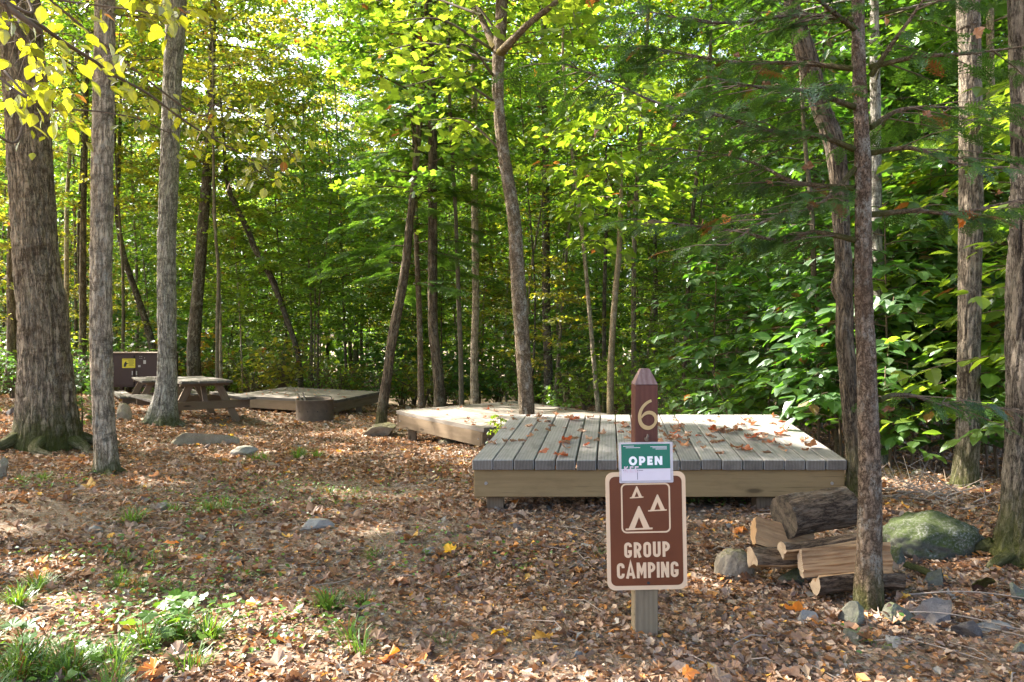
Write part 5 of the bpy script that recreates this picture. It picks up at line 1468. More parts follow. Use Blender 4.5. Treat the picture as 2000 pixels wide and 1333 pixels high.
# ------------------------------------------------------------------ timber tent platforms
def platform(A, B, C, nb, label, topmat, rimmat, rimh, thick, leaves, seed, over=.03, legs=(), run='AC', gap=.007, leaf_sz=.05):
    """A,B: ends of the front edge (left, right), C: back end of the left edge. Boards run from AB to the back (run='AC') or along AB."""
    A, B, C = [np.asarray(v, float) for v in (A, B, C)]
    u = B - A; v = C - A
    zb = gz(*((A + B) / 2)[:2])
    org = np.array([*(((A + B) / 2 + v / 2)[:2]), gz(*((A + B) / 2 + v / 2)[:2])])
    root = empty('tent_platform', org); tag(root, label, 'platform', 'wooden tent platforms')
    eu, ev = u / np.linalg.norm(u), v / np.linalg.norm(v)
    nrm = np.cross(eu, ev); nrm /= np.linalg.norm(nrm)
    Lu, Lv = np.linalg.norm(u), np.linalg.norm(v)
    mb = MB()
    S_, R_ = (u, v) if run == 'AC' else (v, u)      # across boards, along boards
    es, er = S_ / np.linalg.norm(S_), R_ / np.linalg.norm(R_)
    Ls, Lr = np.linalg.norm(S_), np.linalg.norm(R_)
    for i in range(nb):
        w = Ls / nb
        c = A + es * (w * (i + .5)) + er * Lr / 2 + nrm * (-thick / 2 + rng.normal(0, .0012))
        g = gap * rng.uniform(.6, 1.7)
        Vb, Fb = chamfer_box((Lr + 2 * over + rng.normal(0, .004), w - g, thick), .005)
        # finer mesh along the board so it can bow a little
        Rm = np.stack([er, es if np.dot(np.cross(er, es), nrm) > 0 else -es, nrm], axis=1)
        r = rng.random(); tc = Vb + np.array([r * 31.7, r * 17.3, r * 7.1])
        mb.add(Vb @ Rm.T + c, [f for q_, f in enumerate(Fb) if q_ not in (0, 3)], 0, False, r, tc)
        mb.add(Vb @ Rm.T + c, [Fb[0], Fb[3]], 2, False, r, tc)
        for e in (.03, .35, .65, .97):          # nail heads
            for s in (-.3, .3):
                p = A + es * (w * (i + .5 + s)) + er * Lr * e + nrm * .0006
                prism(mb, [(.0035 * math.cos(a), .0035 * math.sin(a)) for a in np.linspace(0, 2 * PI, 7)[:-1]], 0, .001, 1, p, es, er, nrm)
    shift(mb, org).build('deck', [M[topmat], M['soot'], M['deck_end']], root)
    # rim boards
    dz = -nrm * (thick + rimh / 2 + .001)
    t = .038
    for nm_, p, q, inw in (('front', A, B, ev), ('back', A + v, B + v, -ev), ('left', A, A + v, eu), ('right', B, B + v, -eu)):
        b = MB(); ins = inw * (t / 2 + .004)
        d = (q - p) / np.linalg.norm(q - p)
        cut = (t + .008) if nm_ in ('left', 'right') else .004
        beam(b, p + ins + dz + d * cut, q + ins + dz - d * cut, t, rimh, up=nrm)
        # bolt heads near the ends
        if nm_ in ('front', 'left', 'right'):
            for e in (.09, -.09):
                c = (p if e > 0 else q) + d * e + dz - inw * .0
                prism(b, [(.011 * math.cos(a), .011 * math.sin(a)) for a in np.linspace(0, 2 * PI, 9)[:-1]], -.004, .004, 1, c, d, nrm, -inw)
        shift(b, org).build('rim_board', [M[rimmat], M['steel']], root)
    b = MB()
    for f in np.linspace(.15, .85, 5):
        beam(b, A + u * f + ev * (t + .006) + dz, A + u * f + v - ev * (t + .006) + dz, .038, rimh * .95, up=nrm)
    shift(b, org).build('joists', M['rim_tan'], root)
    for fu, fv in legs:
        p = A + u * fu + v * fv; g = gz(p[0], p[1])
        b = MB(); beam(b, [p[0], p[1], g - .1], [p[0], p[1], p[2] - thick - .01], .12, .12, up=(0, 1, 0)); shift(b, org).build('leg', M['rim_tan'], root)
    # leaves lying on the boards, one object each
    for i in range(leaves):
        if seed == 1:
            a, b_ = rng.random(), rng.random() ** .8
            if rng.random() < .35: a, b_ = .45 + .5 * rng.random(), .1 + .5 * rng.random()
        else: a, b_ = rng.random(), rng.random()
        p = A + u * a + v * b_ + nrm * .014
        m_ = rng.choice(['leaf_brown', 'leaf_brown', 'leaf_brown', 'leaf_palebrown', 'leaf_brown', 'leaf_red'])
        leaf_object('fallen_leaf', None, leaf_sz * rng.uniform(.6, 1.35), p, (rng.normal(0, .22), rng.normal(0, .22), rng.uniform(0, 6.28)), None,
                    ['dry curled leaf lying on the boards of the nearest platform', 'dry leaf lying on the boards of the middle platform', 'dry leaf lying on the boards of the far platform'][seed - 1], 'leaf',
                    ['dry leaves on the nearest platform', 'dry leaves on the middle platform', 'dry leaves on the far platform'][seed - 1], LM[(int(rng.integers(0, 5)), str(m_))])
    return root


A1, B1 = P(923, 897, 5.0), P(1652, 897, 5.0); C1 = P(1000, 811, 7.01)
platform(A1, B1, C1, 18, 'nearest weathered deck platform with leaf-strewn boards behind the sign', 'deck_grey', 'rim_olive', .19, .07, 150, 1, legs=((.05, .085), (.79, .085), (.05, .92), (.8, .92), (.42, .5)), leaf_sz=.062)
N2 = np.array([-.386, 9.6, .011]); L2 = np.array([-1.776, 11.4, .068]); R2_ = np.array([1.52, 11.07, .04])
platform(N2, R2_, L2, 17, 'middle deck platform, half hidden behind the nearest one', 'deck_tan', 'rim_tan', .19, .06, 55, 2, legs=((.06, .9), (.06, .45), (.06, .06), (.5, .06), (.95, .5)), run='AC')
F3 = np.array([-3.64, 15.0, -.07]); L3 = np.array([-6.09, 16.0, -.03]); R3_ = np.array([-3.04, 17.0, -.02])
platform(L3, F3, L3 + (R3_ - F3), 15, 'farthest deck platform, behind the rusty fire ring', 'deck_tan', 'rim_tan', .19, .06, 45, 3, legs=((.97, .12), (.97, .6), (.5, .9), (.03, .1), (.03, .9)), run='AB')


# ------------------------------------------------------------------ picnic tables
def picnic_table(corner, rz, label, zt, W=.85, L=1.9):
    """corner: near-left corner of the table top; local x across, local y along"""
    c, s = math.cos(rz), math.sin(rz)
    cx = corner[0] + c * W / 2 - s * L / 2; cy = corner[1] + s * W / 2 + c * L / 2
    g = zt - .76
    root = empty('picnic_table', (cx, cy, g), rz); tag(root, label, 'picnic table', 'picnic tables')
    top = MB(); nb = 6
    for i in range(nb):
        w = W / nb
        Vb, Fb = chamfer_box((L + rng.normal(0, .006), w - .012, .045), .005)
        r = rng.random(); tc = Vb + r * 20
        Rm = rot(0, 0, PI / 2)
        top.add(Vb @ Rm.T + np.array([-W / 2 + w * (i + .5), 0, .7375]), Fb, 0, False, r, tc)
    top.build('tabletop', M['table_top'], root)
    bz = .43
    for sx in (-1, 1):
        b = MB()
        for q in (0, 1):
            Vb, Fb = chamfer_box((L + .02, .128, .045), .005); r = rng.random()
            b.add(Vb @ rot(0, 0, PI / 2).T + np.array([sx * (.62 + q * .14), 0, bz]), Fb, 0, False, r, Vb + r * 20)
        b.build('bench_seat', M['table_top'], root)
    for sy in (-1, 1):
        y = sy * (L / 2 - .22)
        for sx in (-1, 1):
            b = MB(); beam(b, [sx * .60, y, -.06], [sx * .22, y, .715], .05, .12, up=(1, 0, 0)); b.build('leg', M['table_leg'], root)
            # inner brace up to the middle of the top
            b = MB(); beam(b, [sx * .05, y - sy * .09, .36], [sx * .08, y - sy * .42, .71], .045, .08, up=(1, 0, 0)); b.build('brace', M['table_leg'], root) if sx > 0 else None
        b = MB(); beam(b, [-.76, y + sy * .05, .335], [.76, y + sy * .05, .335], .045, .14); b.build('cross_beam', M['table_leg'], root)
        b = MB(); beam(b, [-W / 2 + .02, y + sy * .05, .69], [W / 2 - .02, y + sy * .05, .69], .045, .045); b.build('top_cleat', M['table_leg'], root)
    return root


tB = P(354, 746, 12.3); tA = P(277, 744, 15.0)
picnic_table(tB, math.radians(38), 'nearer picnic table, its board ends facing the camera right of the mossy-footed grey trunk', tB[2])
picnic_table(tA, math.radians(33), 'farther picnic table in front of the brown storage locker, half hidden by the grey trunk', tA[2])

# ------------------------------------------------------------------ storage locker
d = 17.5; xl, xr = P(206, 0, d)[0], P(322, 0, d)[0]; zt, zb = P(0, 690.5, d)[2], P(0, 757, d)[2]; g = gz((xl + xr) / 2, d)
root = empty('storage_locker', ((xl + xr) / 2, d + .35, g)); tag(root, 'dark brown metal food locker with a yellow notice, behind the picnic tables', 'locker')
W_, H_, z0_ = xr - xl, zt - zb, zb - g
b = MB(); box(b, (0, 0, z0_ + H_ / 2), (W_, .7, H_), b=.01); b.build('body', M['box_brown'], root)
b = MB(); box(b, (0, -.01, z0_ + H_ + .012), (W_ + .05, .78, .022), b=.004); b.build('lid', M['box_edge'], root)
for sx in (-1, 1):
    b = MB(); box(b, (sx * (W_ / 4 - .005), -.362, z0_ + H_ / 2), (W_ / 2 - .05, .022, H_ - .08), b=.006); dr = b.build('door', M['box_brown'], root)
    b = MB(); box(b, (sx * .05, -.38, z0_ + H_ * .42), (.025, .02, .10), b=.003); b.build('handle', M['steel'], dr)
for sx in (-1, 1):
    for sy in (-1, 1):
        b = MB(); box(b, (sx * (W_ / 2 - .06), sy * .28, (z0_ - .1) / 2), (.07, .07, z0_ + .1), b=.004); b.build('leg', M['box_brown'], root)
sxp = lambda px: P(px, 0, d)[0] - (xl + xr) / 2
szp = lambda py: P(0, py, d)[2] - g
nt = MB(); prism(nt, rrect(.31, .22, .015, cx=sxp(252.5), cy=szp(710)), 0, .004, 0, (0, -.3735, 0)); nt_o = nt.build('notice', M['yellow'], root)
bear = [(-.075, -.07), (-.045, -.075), (-.02, -.06), (-.01, -.02), (.012, .0), (.028, -.005), (.03, .008), (.005, .018), (-.012, .03), (-.01, .05), (-.022, .062), (-.034, .05), (-.05, .03), (-.066, .0), (-.075, -.04)]
ik = MB(); prism(ik, [(x_ + sxp(249) , z_ + szp(711)) for x_, z_ in bear], 0, .0015, 0, (0, -.3778, 0)); ik.build('bear_picture', M['black'], nt_o)
ik = MB()
for r_, (a, b_) in enumerate(((-.12, .12), (-.02, .13), (0, .12), (0, .13), (-.01, .12), (.01, .1), (.0, .13))):
    prism(ik, [(sxp(252.5) + a, szp(710) + .085 - r_ * .024), (sxp(252.5) + b_, szp(710) + .085 - r_ * .024), (sxp(252.5) + b_, szp(710) + .092 - r_ * .024), (sxp(252.5) + a, szp(710) + .092 - r_ * .024)], 0, .001, 0, (0, -.3778, 0))
ik.build('notice_text', M['black'], nt_o)
lb_ = MB(); prism(lb_, rrect(.06, .085, .004, cx=sxp(283.5), cy=szp(707.5)), 0, .003, 0, (0, -.3735, 0)); lb_.build('label_card', M['steel'], root)
lb_ = MB(); prism(lb_, rrect(.055, .045, .004, cx=sxp(273.5), cy=szp(715.5)), 0, .012, 0, (0, -.3735, 0)); lb_.build('latch_plate', M['steel'], root)
lb_ = MB()
for a, b_ in ((274.5, 696.5), (278, 696.5), (274.5, 700.5), (278, 700.5), (283.5, 699.5)):
    prism(lb_, [(sxp(a) + .008 * math.cos(t_), szp(b_) + .008 * math.sin(t_)) for t_ in np.linspace(0, 2 * PI, 9)[:-1]], 0, .006, 0, (0, -.3735, 0))
lb_.build('rivets', M['steel'], root)

# ------------------------------------------------------------------ fire ring
cx, cy = P(615, 0, 14.0)[0], 14.0; g = gz(cx, 13.7) - .01
rg = empty('fire_ring', (cx, cy, g), .3); tag(rg, 'round rusty steel fire ring in front of the farthest platform', 'fire ring')
R0, Hh = .345, .40; n = 72
b = MB(); V = []; Fq = []
prof = [(R0, -.05), (R0 + .002, .1), (R0 + .004, Hh - .01), (R0 + .012, Hh), (R0 + .006, Hh + .008), (R0 - .006, Hh), (R0 - .006, -.05)]
for i_ in range(n):
    a = i_ / n * 2 * PI
    for r_, z_ in prof: V.append((r_ * math.cos(a), r_ * math.sin(a), z_ + .01 * math.sin(a) * (z_ > .2)))
m_ = len(prof)
for i_ in range(n):
    for j_ in range(m_ - 1):
        p0 = i_ * m_ + j_; p1 = ((i_ + 1) % n) * m_ + j_; Fq.append([p0, p1, p1 + 1, p0 + 1])
b.add(V, Fq, 0, True); b.build('ring_wall', M['rust'], rg)
b = MB()
for i_ in range(12):
    a = i_ / 12 * 2 * PI + .1
    e1 = np.array([-math.sin(a), math.cos(a), 0]); nn = np.array([math.cos(a), math.sin(a), 0])
    prism(b, [(.011 * math.cos(t_), .011 * math.sin(t_)) for t_ in np.linspace(0, 2 * PI, 11)[:-1]], 0, .003, 0, nn * (R0 + .002) + np.array([0, 0, .19]), e1, (0, 0, 1), nn)
b.build('air_holes', M['soot'], rg)
b = MB()
for i_ in range(9):
    y_ = -.2 + i_ * .05; hx = math.sqrt(max(.01, .31 ** 2 - y_ ** 2)); tube(b, [(-hx, y_, Hh - .06), (hx, y_, Hh - .06)], [.006, .006], 6)
tube(b, resample([(.3, .05, Hh - .06), (.3, .05, Hh + .03), (.22, .12, Hh + .05), (.05, .18, Hh + .04), (0, .2, Hh + .045)], 16), [.008] * 16, 6)
b.build('grate', M['soot'], rg)
b = MB(); V = [(0, 0, .08)] + [((R0 - .012) * math.cos(a), (R0 - .012) * math.sin(a), .06) for a in np.linspace(0, 2 * PI, 25)[:-1]]
b.add(V, [[0, 1 + i_, 1 + (i_ + 1) % 24] for i_ in range(24)], 0, True); b.build('ash_bed', M['soot'], rg)
for i_, (a_, b_, r_, lb) in enumerate([((-.15, -.1, .12), (-.30, -.1, .52), .022, 'thick stick of firewood poking out of the fire ring, leaning left'), ((-.10, -.18, .12), (-.21, -.08, .53), .026, 'stubby stick standing at the left inside of the fire ring'),
                                       ((-.1, -.05, .12), (-.46, -.02, .66), .010, 'thin long stick leaning out of the fire ring, highest of the three')]):
    b = MB(); q = resample([a_, ((a_[0] + b_[0]) / 2 + .02, (a_[1] + b_[1]) / 2, (a_[2] + b_[2]) / 2), b_], 10); tube(b, q, np.linspace(r_, r_ * .6, 10), 8, bump=.15, seed=i_)
    o = b.build('firewood_stick', M['twig_dry'], None, (cx, cy, g)); tag(o, lb, 'stick')


# ------------------------------------------------------------------ firewood
def log(p, q, r, label, shape='round', ang=0.0, end0='log_end', seed=0, face='split', bark='log_bark', rr=None):
    """log from p to q; shape: round, or a split wedge with 'ang' turning it about its axis"""
    p = np.asarray(p, float); q = np.asarray(q, float)
    d = q - p; L = np.linalg.norm(d); d /= L
    side = np.cross([0, 0, 1], d); side /= np.linalg.norm(side); up = np.cross(d, side)
    if shape == 'round':
        out = [(math.cos(t), math.sin(t), 1) for t in np.linspace(0, 2 * PI, 49)[:-1]]
    elif shape == 'half':
        out = [(math.cos(t), math.sin(t), 1) for t in np.linspace(0, PI, 28)] + [(x_, .0, 0) for x_ in np.linspace(-.97, .97, 34)]
    elif shape == 'quarter':
        out = [(math.cos(t), math.sin(t), 1) for t in np.linspace(0, PI * .55, 18)] + [(x_, math.tan(PI * .55) * x_ if False else (1 - a) * math.sin(PI * .55), 0) for a, x_ in zip(np.linspace(.03, 1, 8), np.linspace(math.cos(PI * .55), 0, 8))] + [(x_, 0, 0) for x_ in np.linspace(.08, .97, 8)]
    else:   # slab: split on both sides
        out = [(math.cos(t) * 1.0, math.sin(t) * .95, 1) for t in np.linspace(.25, PI - .25, 20)] + [(-.93, -.25, 0), (-.6, -.42, 0), (-.1, -.38, 0), (.45, -.5, 0), (.9, -.2, 0)]
    out = np.array(out); n = len(out); m = 26
    ca, sa = math.cos(ang), math.sin(ang)
    V = np.zeros((m, n, 3)); tc = np.zeros((m, n, 3))
    th = np.arctan2(out[:, 1], out[:, 0])
    for i_ in range(m):
        f = i_ / (m - 1)
        k1 = r * (1 + .05 * fbm(np.cos(th) * 2 + seed, np.sin(th) * 2, f * 2 + th * 0, seed=seed)) * (1 - .06 * f)
        k1 = k1 + out[:, 2] * (.0035 * fbm(np.cos(th) * 9 + seed, np.sin(th) * 9, f * 2 + th * 0, seed=seed + 1, oct=2)) + (1 - out[:, 2]) * .0 * k1
        x_ = out[:, 0] * k1; y_ = out[:, 1] * k1 + (1 - out[:, 2]) * (.012 * fbm(out[:, 0] * 2.2 + seed, f * 1.3 + th * 0, seed=seed + 3) + .004 * fbm(out[:, 0] * 14 + seed, f * 2.5 + th * 0, seed=seed + 6))
        X_ = x_ * ca - y_ * sa; Y_ = x_ * sa + y_ * ca
        bend = .012 * math.sin(f * PI + seed)
        jag = (.002 * fbm(x_ * 40, y_ * 40, seed=seed + 4)) if i_ in (0, m - 1) else 0
        V[i_] = p + d * L * f + X_[:, None] * side + (Y_ + bend)[:, None] * up + np.outer(np.ones(n) * jag, d)
        tc[i_] = np.stack([x_, y_, np.ones(n) * L * f], -1)
    barkq, faceq = [], []
    for i_ in range(m - 1):
        for j_ in range(n):
            k_ = (j_ + 1) % n; quad = [i_ * n + j_, i_ * n + k_, (i_ + 1) * n + k_, (i_ + 1) * n + j_]
            (barkq if out[j_, 2] and out[k_, 2] else faceq).append(quad)
    org = (p + q) / 2
    bk = MB(); bk.add((V - org).reshape(-1, 3), barkq, 0, True, .5, tc.reshape(-1, 3))
    if faceq: bk.add((V - org).reshape(-1, 3), faceq, 1, True, .4, tc.reshape(-1, 3)[:, [2, 0, 1]])
    for e, sg in ((0, 1), (m - 1, -1)):
        VV = np.vstack([V[e] - org, (V[e].mean(0) - org)[None]])
        Fe = [[j_, n, (j_ + 1) % n] if sg > 0 else [(j_ + 1) % n, n, j_] for j_ in range(n)]
        tt = np.vstack([tc[e], [[0, 0, L * e / (m - 1)]]])
        bk.add(VV, Fe, 2, False, .6, tt)
    o = bk.build('firewood_log', [M[bark], M[face], M[end0]], None, org); tag(o, label, 'log', 'firewood stack')
    return o


log(P(1530, 1016, 3.68), P(1655, 985, 3.78), .106, 'large round bark-covered log with a charred end, topmost of the firewood stack', end0='log_char', seed=1)
log(P(1476, 1040, 3.66), P(1590, 1062, 3.68), .070, 'short orange-brown split block wedged under the left end of the topmost log', 'half', -2.0, seed=2, end0='split')
log(P(1470, 1106, 3.58), P(1590, 1096, 3.58), .086, 'round-backed half log with a pale cut end at the lower left of the stack', 'half', -.35, seed=3)
log(P(1530, 1088, 3.50), P(1680, 1076, 3.50), .078, 'bark-topped split log in the middle of the stack', 'half', -.9, seed=4)
log(P(1568, 1097, 3.40), P(1742, 1094, 3.40), .066, 'clean pale split log, its smooth face towards the camera', 'half', -1.75, seed=5)
log(P(1590, 1132, 3.34), P(1757, 1126, 3.34), .064, 'lowest split log with dark bark below and a pale cut end', 'half', 2.65, seed=6)

# ------------------------------------------------------------------ sign post
K = 2.84 / F
sx_ = lambda px: (px - 1262.5) * K
sz_ = lambda py: EYE - (py - 666.5) * K
PX = P(1262.5, 0, 2.84)[0]; gp = gz(PX, 2.88)
sg = empty('sign_post', (PX, 2.84 + .0445, gp)); tag(sg, 'square campsite post with number 6, brown GROUP CAMPING sign and green OPEN card', 'sign')
hw = .0445
YF = -hw      # front face in the post's own space
zz_ = lambda py: sz_(py) - gp
b = MB()
Vb, Fb = chamfer_box((hw * 2, hw * 2, zz_(1150) + .2), .003); b.add(Vb + np.array([0, 0, (zz_(1150) - .2) / 2]), Fb, 0, False, .5, Vb[:, [2, 0, 1]] + 3)
b.build('bare_post', M['post_bare'], sg)
b = MB(); h1 = zz_(752) - zz_(1150) - .002
Vb, Fb = chamfer_box((hw * 2, hw * 2, h1), .003); b.add(Vb + np.array([0, 0, zz_(1150) + .002 + h1 / 2]), Fb, 0, False, .5, Vb[:, [2, 0, 1]] + 5)
b.build('painted_post', M['post_brown'], sg)
b = MB(); z0_, z1_ = zz_(752) + .001, zz_(721)
bot = [(-hw, -hw), (hw, -hw), (hw, hw), (-hw, hw)]; tp_ = [(-.017, -.017), (.017, -.017), (.017, .017), (-.017, .017)]
V = np.array([(x_, y_, z0_) for x_, y_ in bot] + [(x_, y_, z1_) for x_, y_ in tp_])
b.add(V, [[0, 1, 5, 4], [1, 2, 6, 5], [2, 3, 7, 6], [3, 0, 4, 7], [4, 5, 6, 7], [3, 2, 1, 0]], 0, False, .5, V[:, [2, 0, 1]] + 8)
b.build('post_cap', M['post_cap'], sg)
# numeral 6: stroke with swelling width
st = [(.60, .0), (.50, .03), (.36, .11), (.23, .23), (.14, .38), (.10, .54), (.11, .70), (.17, .83), (.30, .93), (.47, .965), (.62, .925), (.74, .82), (.79, .69), (.765, .56), (.67, .46), (.53, .42), (.38, .44), (.26, .51), (.17, .61)]
st = [(1.0 * x_ + .08, 1 - y_) for x_, y_ in st]
q = resample([(x_, y_, 0) for x_, y_ in st], 60)[:, :2]
wd_ = np.interp(np.linspace(0, 1, 60), [0, .1, .3, .45, .6, .75, .9, 1], [.09, .10, .14, .155, .10, .14, .11, .05])
b = MB(); hh = zz_(783) - zz_(838)
for qd in ribbon(q, wd_):
    prism(b, [((x_ - .5) * hh * .84 + sx_(1264), y_ * hh + zz_(838)) for x_, y_ in qd], 0, .003, 0, (0, YF, 0))
b.build('numeral_six', M['number_cream'], sg)
# sign panel
tilt = math.radians(1.1)
pe = empty('sign_panel', (sx_(1262), YF - .002, zz_(1036.5))); pe.parent = sg; pe.rotation_euler = (0, -tilt, 0)
WP, HP = 156 * K, 230 * K
pz = lambda py: -(py - 1036.5) * K
px_ = lambda px: (px - 1262) * K
b = MB(); prism(b, rrect(WP, HP, .030), 0, .003, 0); b.build('plate', M['sign_cream'], pe)
b = MB(); prism(b, rrect(WP - 15 * K, HP - 17 * K, .022), .0031, .0037, 0); b.build('brown_field', M['sign_brown'], pe)
b = MB(); cxs, czs = px_(1261.5), pz(992)
prism(b, rrect(96 * K, 97 * K, .020, cx=cxs, cy=czs), .0038, .0044, 0, hole=rrect(90 * K, 91 * K, .0145, cx=cxs, cy=czs)); b.build('symbol_border', M['sign_cream'], pe)
for (xl_, xr_, yt, yb) in ((1231, 1257.5, 949, 972), (1266, 1302.5, 966, 998), (1221.5, 1274, 988, 1034)):
    b = MB(); w_ = xr_ - xl_; cx_ = (xl_ + xr_) / 2 + .3; h_ = yb - yt
    iy = .17 * h_ * .55
    for quad in ([(xl_ + .10 * w_, yb - .5), (xl_ + .32 * w_, yb - .5), (cx_, yt + h_ * .46), (cx_, yt), (cx_ - .02 * w_, yt)],
                 [(xr_ - .32 * w_, yb - .5), (xr_ - .08 * w_, yb - .5), (cx_ + .03 * w_, yt), (cx_, yt), (cx_, yt + h_ * .46)],
                 [(xl_, yb + .8), (xr_, yb - .4), (xr_, yb - .4 - max(2.2, h_ * .075)), (xl_, yb + .8 - max(2.2, h_ * .075))]):
        prism(b, [(px_(x_), pz(y_)) for x_, y_ in quad], .0038, .0044 + .0001 * len(b.V), 0)
    b.build('tent_symbol', M['sign_cream'], pe)


# letters drawn as strokes in a 0..w x 0..1 cell
def arc(cx, cy, rx, ry, a0, a1, n=10):
    return [(cx + rx * math.cos(math.radians(a)), cy + ry * math.sin(math.radians(a))) for a in np.linspace(a0, a1, n)]


def glyph(ch, w, t):
    r = w / 2 - t / 2; h = t / 2; c = w / 2
    if ch == 'O': return [(arc(c, 1 - h - r, r, r, 0, 180) + arc(c, h + r, r, r, 180, 360), True)]
    if ch == 'G': return [([(w - h, .70)] + arc(c, 1 - h - r, r, r, 0, 180) + arc(c, h + r, r, r, 180, 360) + [(w - h, .50 - h), (c - .01, .50 - h)], False)]
    if ch == 'C': return [([(w - h, .68)] + arc(c, 1 - h - r, r, r, 0, 180) + arc(c, h + r, r, r, 180, 360) + [(w - h, .32)], False)]
    if ch == 'U': return [([(h, 1)] + arc(c, h + r, r, r, 180, 360) + [(w - h, 1)], False)]
    if ch in 'RP':
        rr = .24
        s = [([(h, 0), (h, 1)], False), ([(h, 1 - h), (w - h - rr, 1 - h)] + arc(w - h - rr, 1 - h - rr * .98, rr, rr * .98, 90, -90) + [(h, 1 - h - 2 * rr * .98)], False)]
        if ch == 'R': s.append(([(c - .02, .5), (w - h, 0)], False))
        return s
    if ch == 'A': return [([(h * .8, 0), (c, 1.0), (w - h * .8, 0)], False), ([(w * .22, .27), (w * .78, .27)], False)]
    if ch == 'M': return [([(h, 0), (h, 1)], False), ([(w - h, 0), (w - h, 1)], False), ([(h, .98), (c, .38), (w - h, .98)], False)]
    if ch == 'I': return [([(c, 0), (c, 1)], False)]
    if ch == 'N': return [([(h, 0), (h, 1)], False), ([(w - h, 0), (w - h, 1)], False), ([(h, .97), (w - h, .03)], False)]
    if ch == 'E': return [([(w, h), (h, h), (h, 1 - h), (w, 1 - h)], False), ([(h, .5), (w * .88, .5)], False)]


def lettering(name, parent, text, x0, x1, ybase0, ybase1, hpx, fx, fz, tpx, widths, mat, yoff, slope_layer=.0006):
    """text between x0 and x1 (photo pixels), cap height hpx, stroke tpx"""
    b = MB(); tot = sum(widths[c] for c in text); gap = ((x1 - x0) - tot * hpx) / (len(text) - 1); x = x0
    for i_, ch in enumerate(text):
        yb = ybase0 + (ybase1 - ybase0) * (x - x0) / (x1 - x0)
        w = widths[ch]
        for s_, (pts, cl) in enumerate(glyph(ch, w, tpx / hpx)):
            for qd in ribbon(pts, tpx / hpx, cl):
                prism(b, [(fx(x + a * hpx), fz(yb - c_ * hpx)) for a, c_ in qd], yoff, yoff + slope_layer + s_ * .00012, 0)
        x += w * hpx + gap
    return b.build(name, M[mat], parent)


WD = {'G': .50, 'R': .50, 'O': .50, 'U': .50, 'P': .48, 'C': .49, 'A': .58, 'M': .62, 'I': .16, 'N': .52}
lettering('lettering', pe, 'GROUP', 1218, 1307, 1088.5, 1087.5, 30, px_, pz, 5.6, WD, 'sign_cream', .0038)
lettering('lettering', pe, 'CAMPING', 1203, 1323, 1129, 1127.5, 30.5, px_, pz, 5.6, WD, 'sign_cream', .0038)
for xx_, y2 in ((1262, 932), (1264, 1138)):
    b = MB(); prism(b, [(px_(xx_) + .0055 * math.cos(t_), pz(y2) + .0055 * math.sin(t_)) for t_ in np.linspace(0, 2 * PI, 13)[:-1]], .0038, .006, 0); b.build('bolt', M['soot'], pe)
# card in its plastic sleeve
pc = empty('open_card', (sx_(1261), YF - .0075, zz_(903))); pc.parent = sg; pc.rotation_euler = (-.03, -math.radians(.9), 0)
cx2 = lambda px: (px - 1261) * K
cz2 = lambda py: -(py - 903) * K
b = MB(); prism(b, rrect(105 * K, 79 * K, .004), .0, .0012, 0); b.build('sleeve', M['film'], pc)
b = MB(); prism(b, [(cx2(1213), cz2(938)), (cx2(1308), cz2(938)), (cx2(1308), cz2(867)), (cx2(1213), cz2(867))], .0014, .0018, 0); b.build('white_card', M['paper'], pc)
b = MB(); prism(b, [(cx2(1213), cz2(915)), (cx2(1308), cz2(915)), (cx2(1308), cz2(867)), (cx2(1213), cz2(867))], .0020, .0023, 0); b.build('green_field', M['green_card'], pc)
WO = {'O': .94, 'P': .72, 'E': .62, 'N': .86}


def block(name, text, x0, x1, yb, hpx, t, mat, z, parent, fx, fz, wd_):
    b = MB(); tot = sum(wd_[c] for c in text) * hpx; gap = ((x1 - x0) - tot) / max(1, len(text) - 1); x = x0; th = t / hpx
    for ch in text:
        w = wd_[ch]; c = w / 2; h = th / 2
        if ch == 'O': sh = [([(c + (c - h) * math.cos(a), .5 + (.5 - h + .02) * math.sin(a)) for a in np.linspace(0, 2 * PI, 25)[:-1]], True)]
        elif ch == 'P': sh = [([(h, 0), (h, 1)], False), ([(h, 1 - h), (w - h - .22, 1 - h)] + arc(w - h - .22, 1 - h - .24, .22, .24, 90, -90) + [(h, 1 - h - .48)], False)]
        elif ch == 'E': sh = [([(w, h), (h, h), (h, 1 - h), (w, 1 - h)], False), ([(h, .5), (w * .9, .5)], False)]
        elif ch == 'K': sh = [([(h, 0), (h, 1)], False), ([(w - h, 1), (h, .5)], False), ([(w * .3, .6), (w - h, 0)], False)]
        else: sh = [([(h, 0), (h, 1)], False), ([(w - h, 0), (w - h, 1)], False), ([(h, .96), (w - h, .04)], False)]
        for s_, (pts, cl) in enumerate(sh):
            for qd in ribbon(pts, th, cl):
                prism(b, [(fx(x + a * hpx), fz(yb - c_ * hpx)) for a, c_ in qd], z, z + .0004 + s_ * .0001, 0)
        x += w * hpx + gap
    return b.build(name, M[mat], parent)


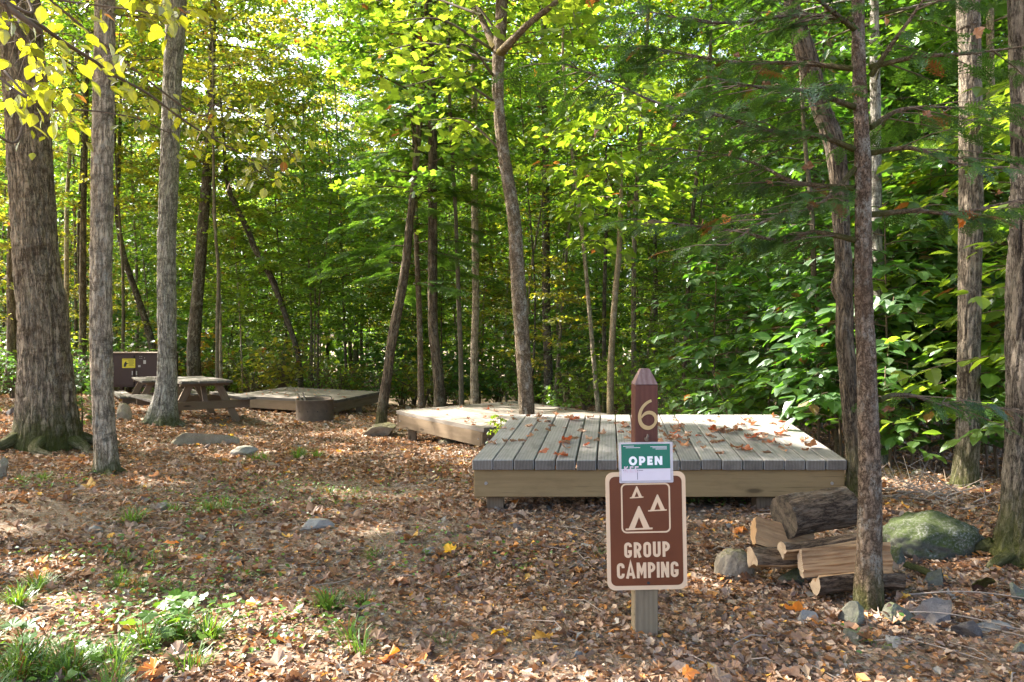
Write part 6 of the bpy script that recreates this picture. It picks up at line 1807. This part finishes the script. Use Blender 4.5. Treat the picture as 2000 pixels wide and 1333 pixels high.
block('lettering', 'OPEN', 1227.5, 1292.5, 908, 17, 4.6, 'white', .0024, pc, cx2, cz2, WO)
b = MB()
for y_, a, b_ in ((873, 1270, 1302), (875.4, 1274, 1302), (877.8, 1280, 1302), (871.5, 1217, 1238), (874.5, 1222, 1250)):
    prism(b, [(cx2(a), cz2(y_)), (cx2(b_), cz2(y_)), (cx2(b_), cz2(y_ - 1.1)), (cx2(a), cz2(y_ - 1.1))], .0024, .0026, 0)
b.build('small_print', M['paper'], pc)['kind'] = 'stuff'
M['faint'] = mat_plain('faint_pink_ink', (.62, .50, .55), .5, .04); M['faint_g'] = mat_plain('faint_green_ink', (.10, .27, .21), .4, .06)
block('faded_lettering', 'KEE', 1218, 1246, 922, 12, 2.4, 'faint', .0026, pc, cx2, cz2, {'K': .7, 'E': .6})
b = MB(); prism(b, [(cx2(1243.4), cz2(936)), (cx2(1244.2), cz2(936)), (cx2(1244.2), cz2(916)), (cx2(1243.4), cz2(916))], .0019, .0021, 0)
for a, b_ in ((1216, 1222), (1246, 1255)): prism(b, [(cx2(a), cz2(918.6)), (cx2(b_), cz2(918.6)), (cx2(b_), cz2(917.8)), (cx2(a), cz2(917.8))], .0019, .0021, 0)
b.build('form_lines', M['black'], pc)
b = MB(); tube(b, [(0, 0, 0), (0, -.012, 0)], [.008, .007], 10); tube(b, [(0, -.010, .003), (.004, -.014, .014), (.002, -.012, .02)], [.005, .005, .003], 8)
b.build('rusty_screw', M['rust'], sg, (sx_(1262), YF - .0005, zz_(858)))
# ------------------------------------------------------------------ light, sky, camera
w = bpy.data.worlds.new('World'); S.world = w; w.use_nodes = True
nt_ = w.node_tree; bg = nt_.nodes['Background']; sky = nt_.nodes.new('ShaderNodeTexSky'); sky.sky_type = 'NISHITA'; sky.sun_disc = False
sky.sun_elevation = SUN_EL; sky.sun_rotation = SUN_AZ; sky.air_density = .8; sky.dust_density = 5.0; sky.ozone_density = .6
nt_.links.new(sky.outputs[0], bg.inputs[0]); bg.inputs[1].default_value = SKY_S
ld = bpy.data.lights.new('sun', 'SUN'); ld.energy = SUN_E; ld.angle = math.radians(.6); ld.color = (1, .93, .82)
lo = bpy.data.objects.new('sun', ld); COL.objects.link(lo)
dirv = Vector((math.sin(SUN_AZ) * math.cos(SUN_EL), math.cos(SUN_AZ) * math.cos(SUN_EL), math.sin(SUN_EL)))
lo.rotation_euler = dirv.to_track_quat('Z', 'Y').to_euler(); lo.location = (0, 0, 20)
cd = bpy.data.cameras.new('camera'); cd.sensor_width = 36; cd.lens = F / 2000 * 36; cd.clip_end = 2000; cd.clip_start = .05
co = bpy.data.objects.new('camera', cd); COL.objects.link(co); co.location = (0, 0, EYE); co.rotation_euler = (PI / 2, 0, 0)
S.camera = co
S.view_settings.view_transform = 'Standard'; S.view_settings.look = 'None'; S.view_settings.exposure = EXPO; S.view_settings.gamma = 1
S.render.engine = 'CYCLES'
c = S.cycles
c.max_bounces = 8; c.diffuse_bounces = 5; c.transmission_bounces = 4; c.glossy_bounces = 2; c.transparent_max_bounces = 6
c.caustics_reflective = False; c.caustics_refractive = False; c.sample_clamp_indirect = 6
try:
    c.use_denoising = True; c.denoiser = 'OPENIMAGEDENOISE'
except Exception: pass
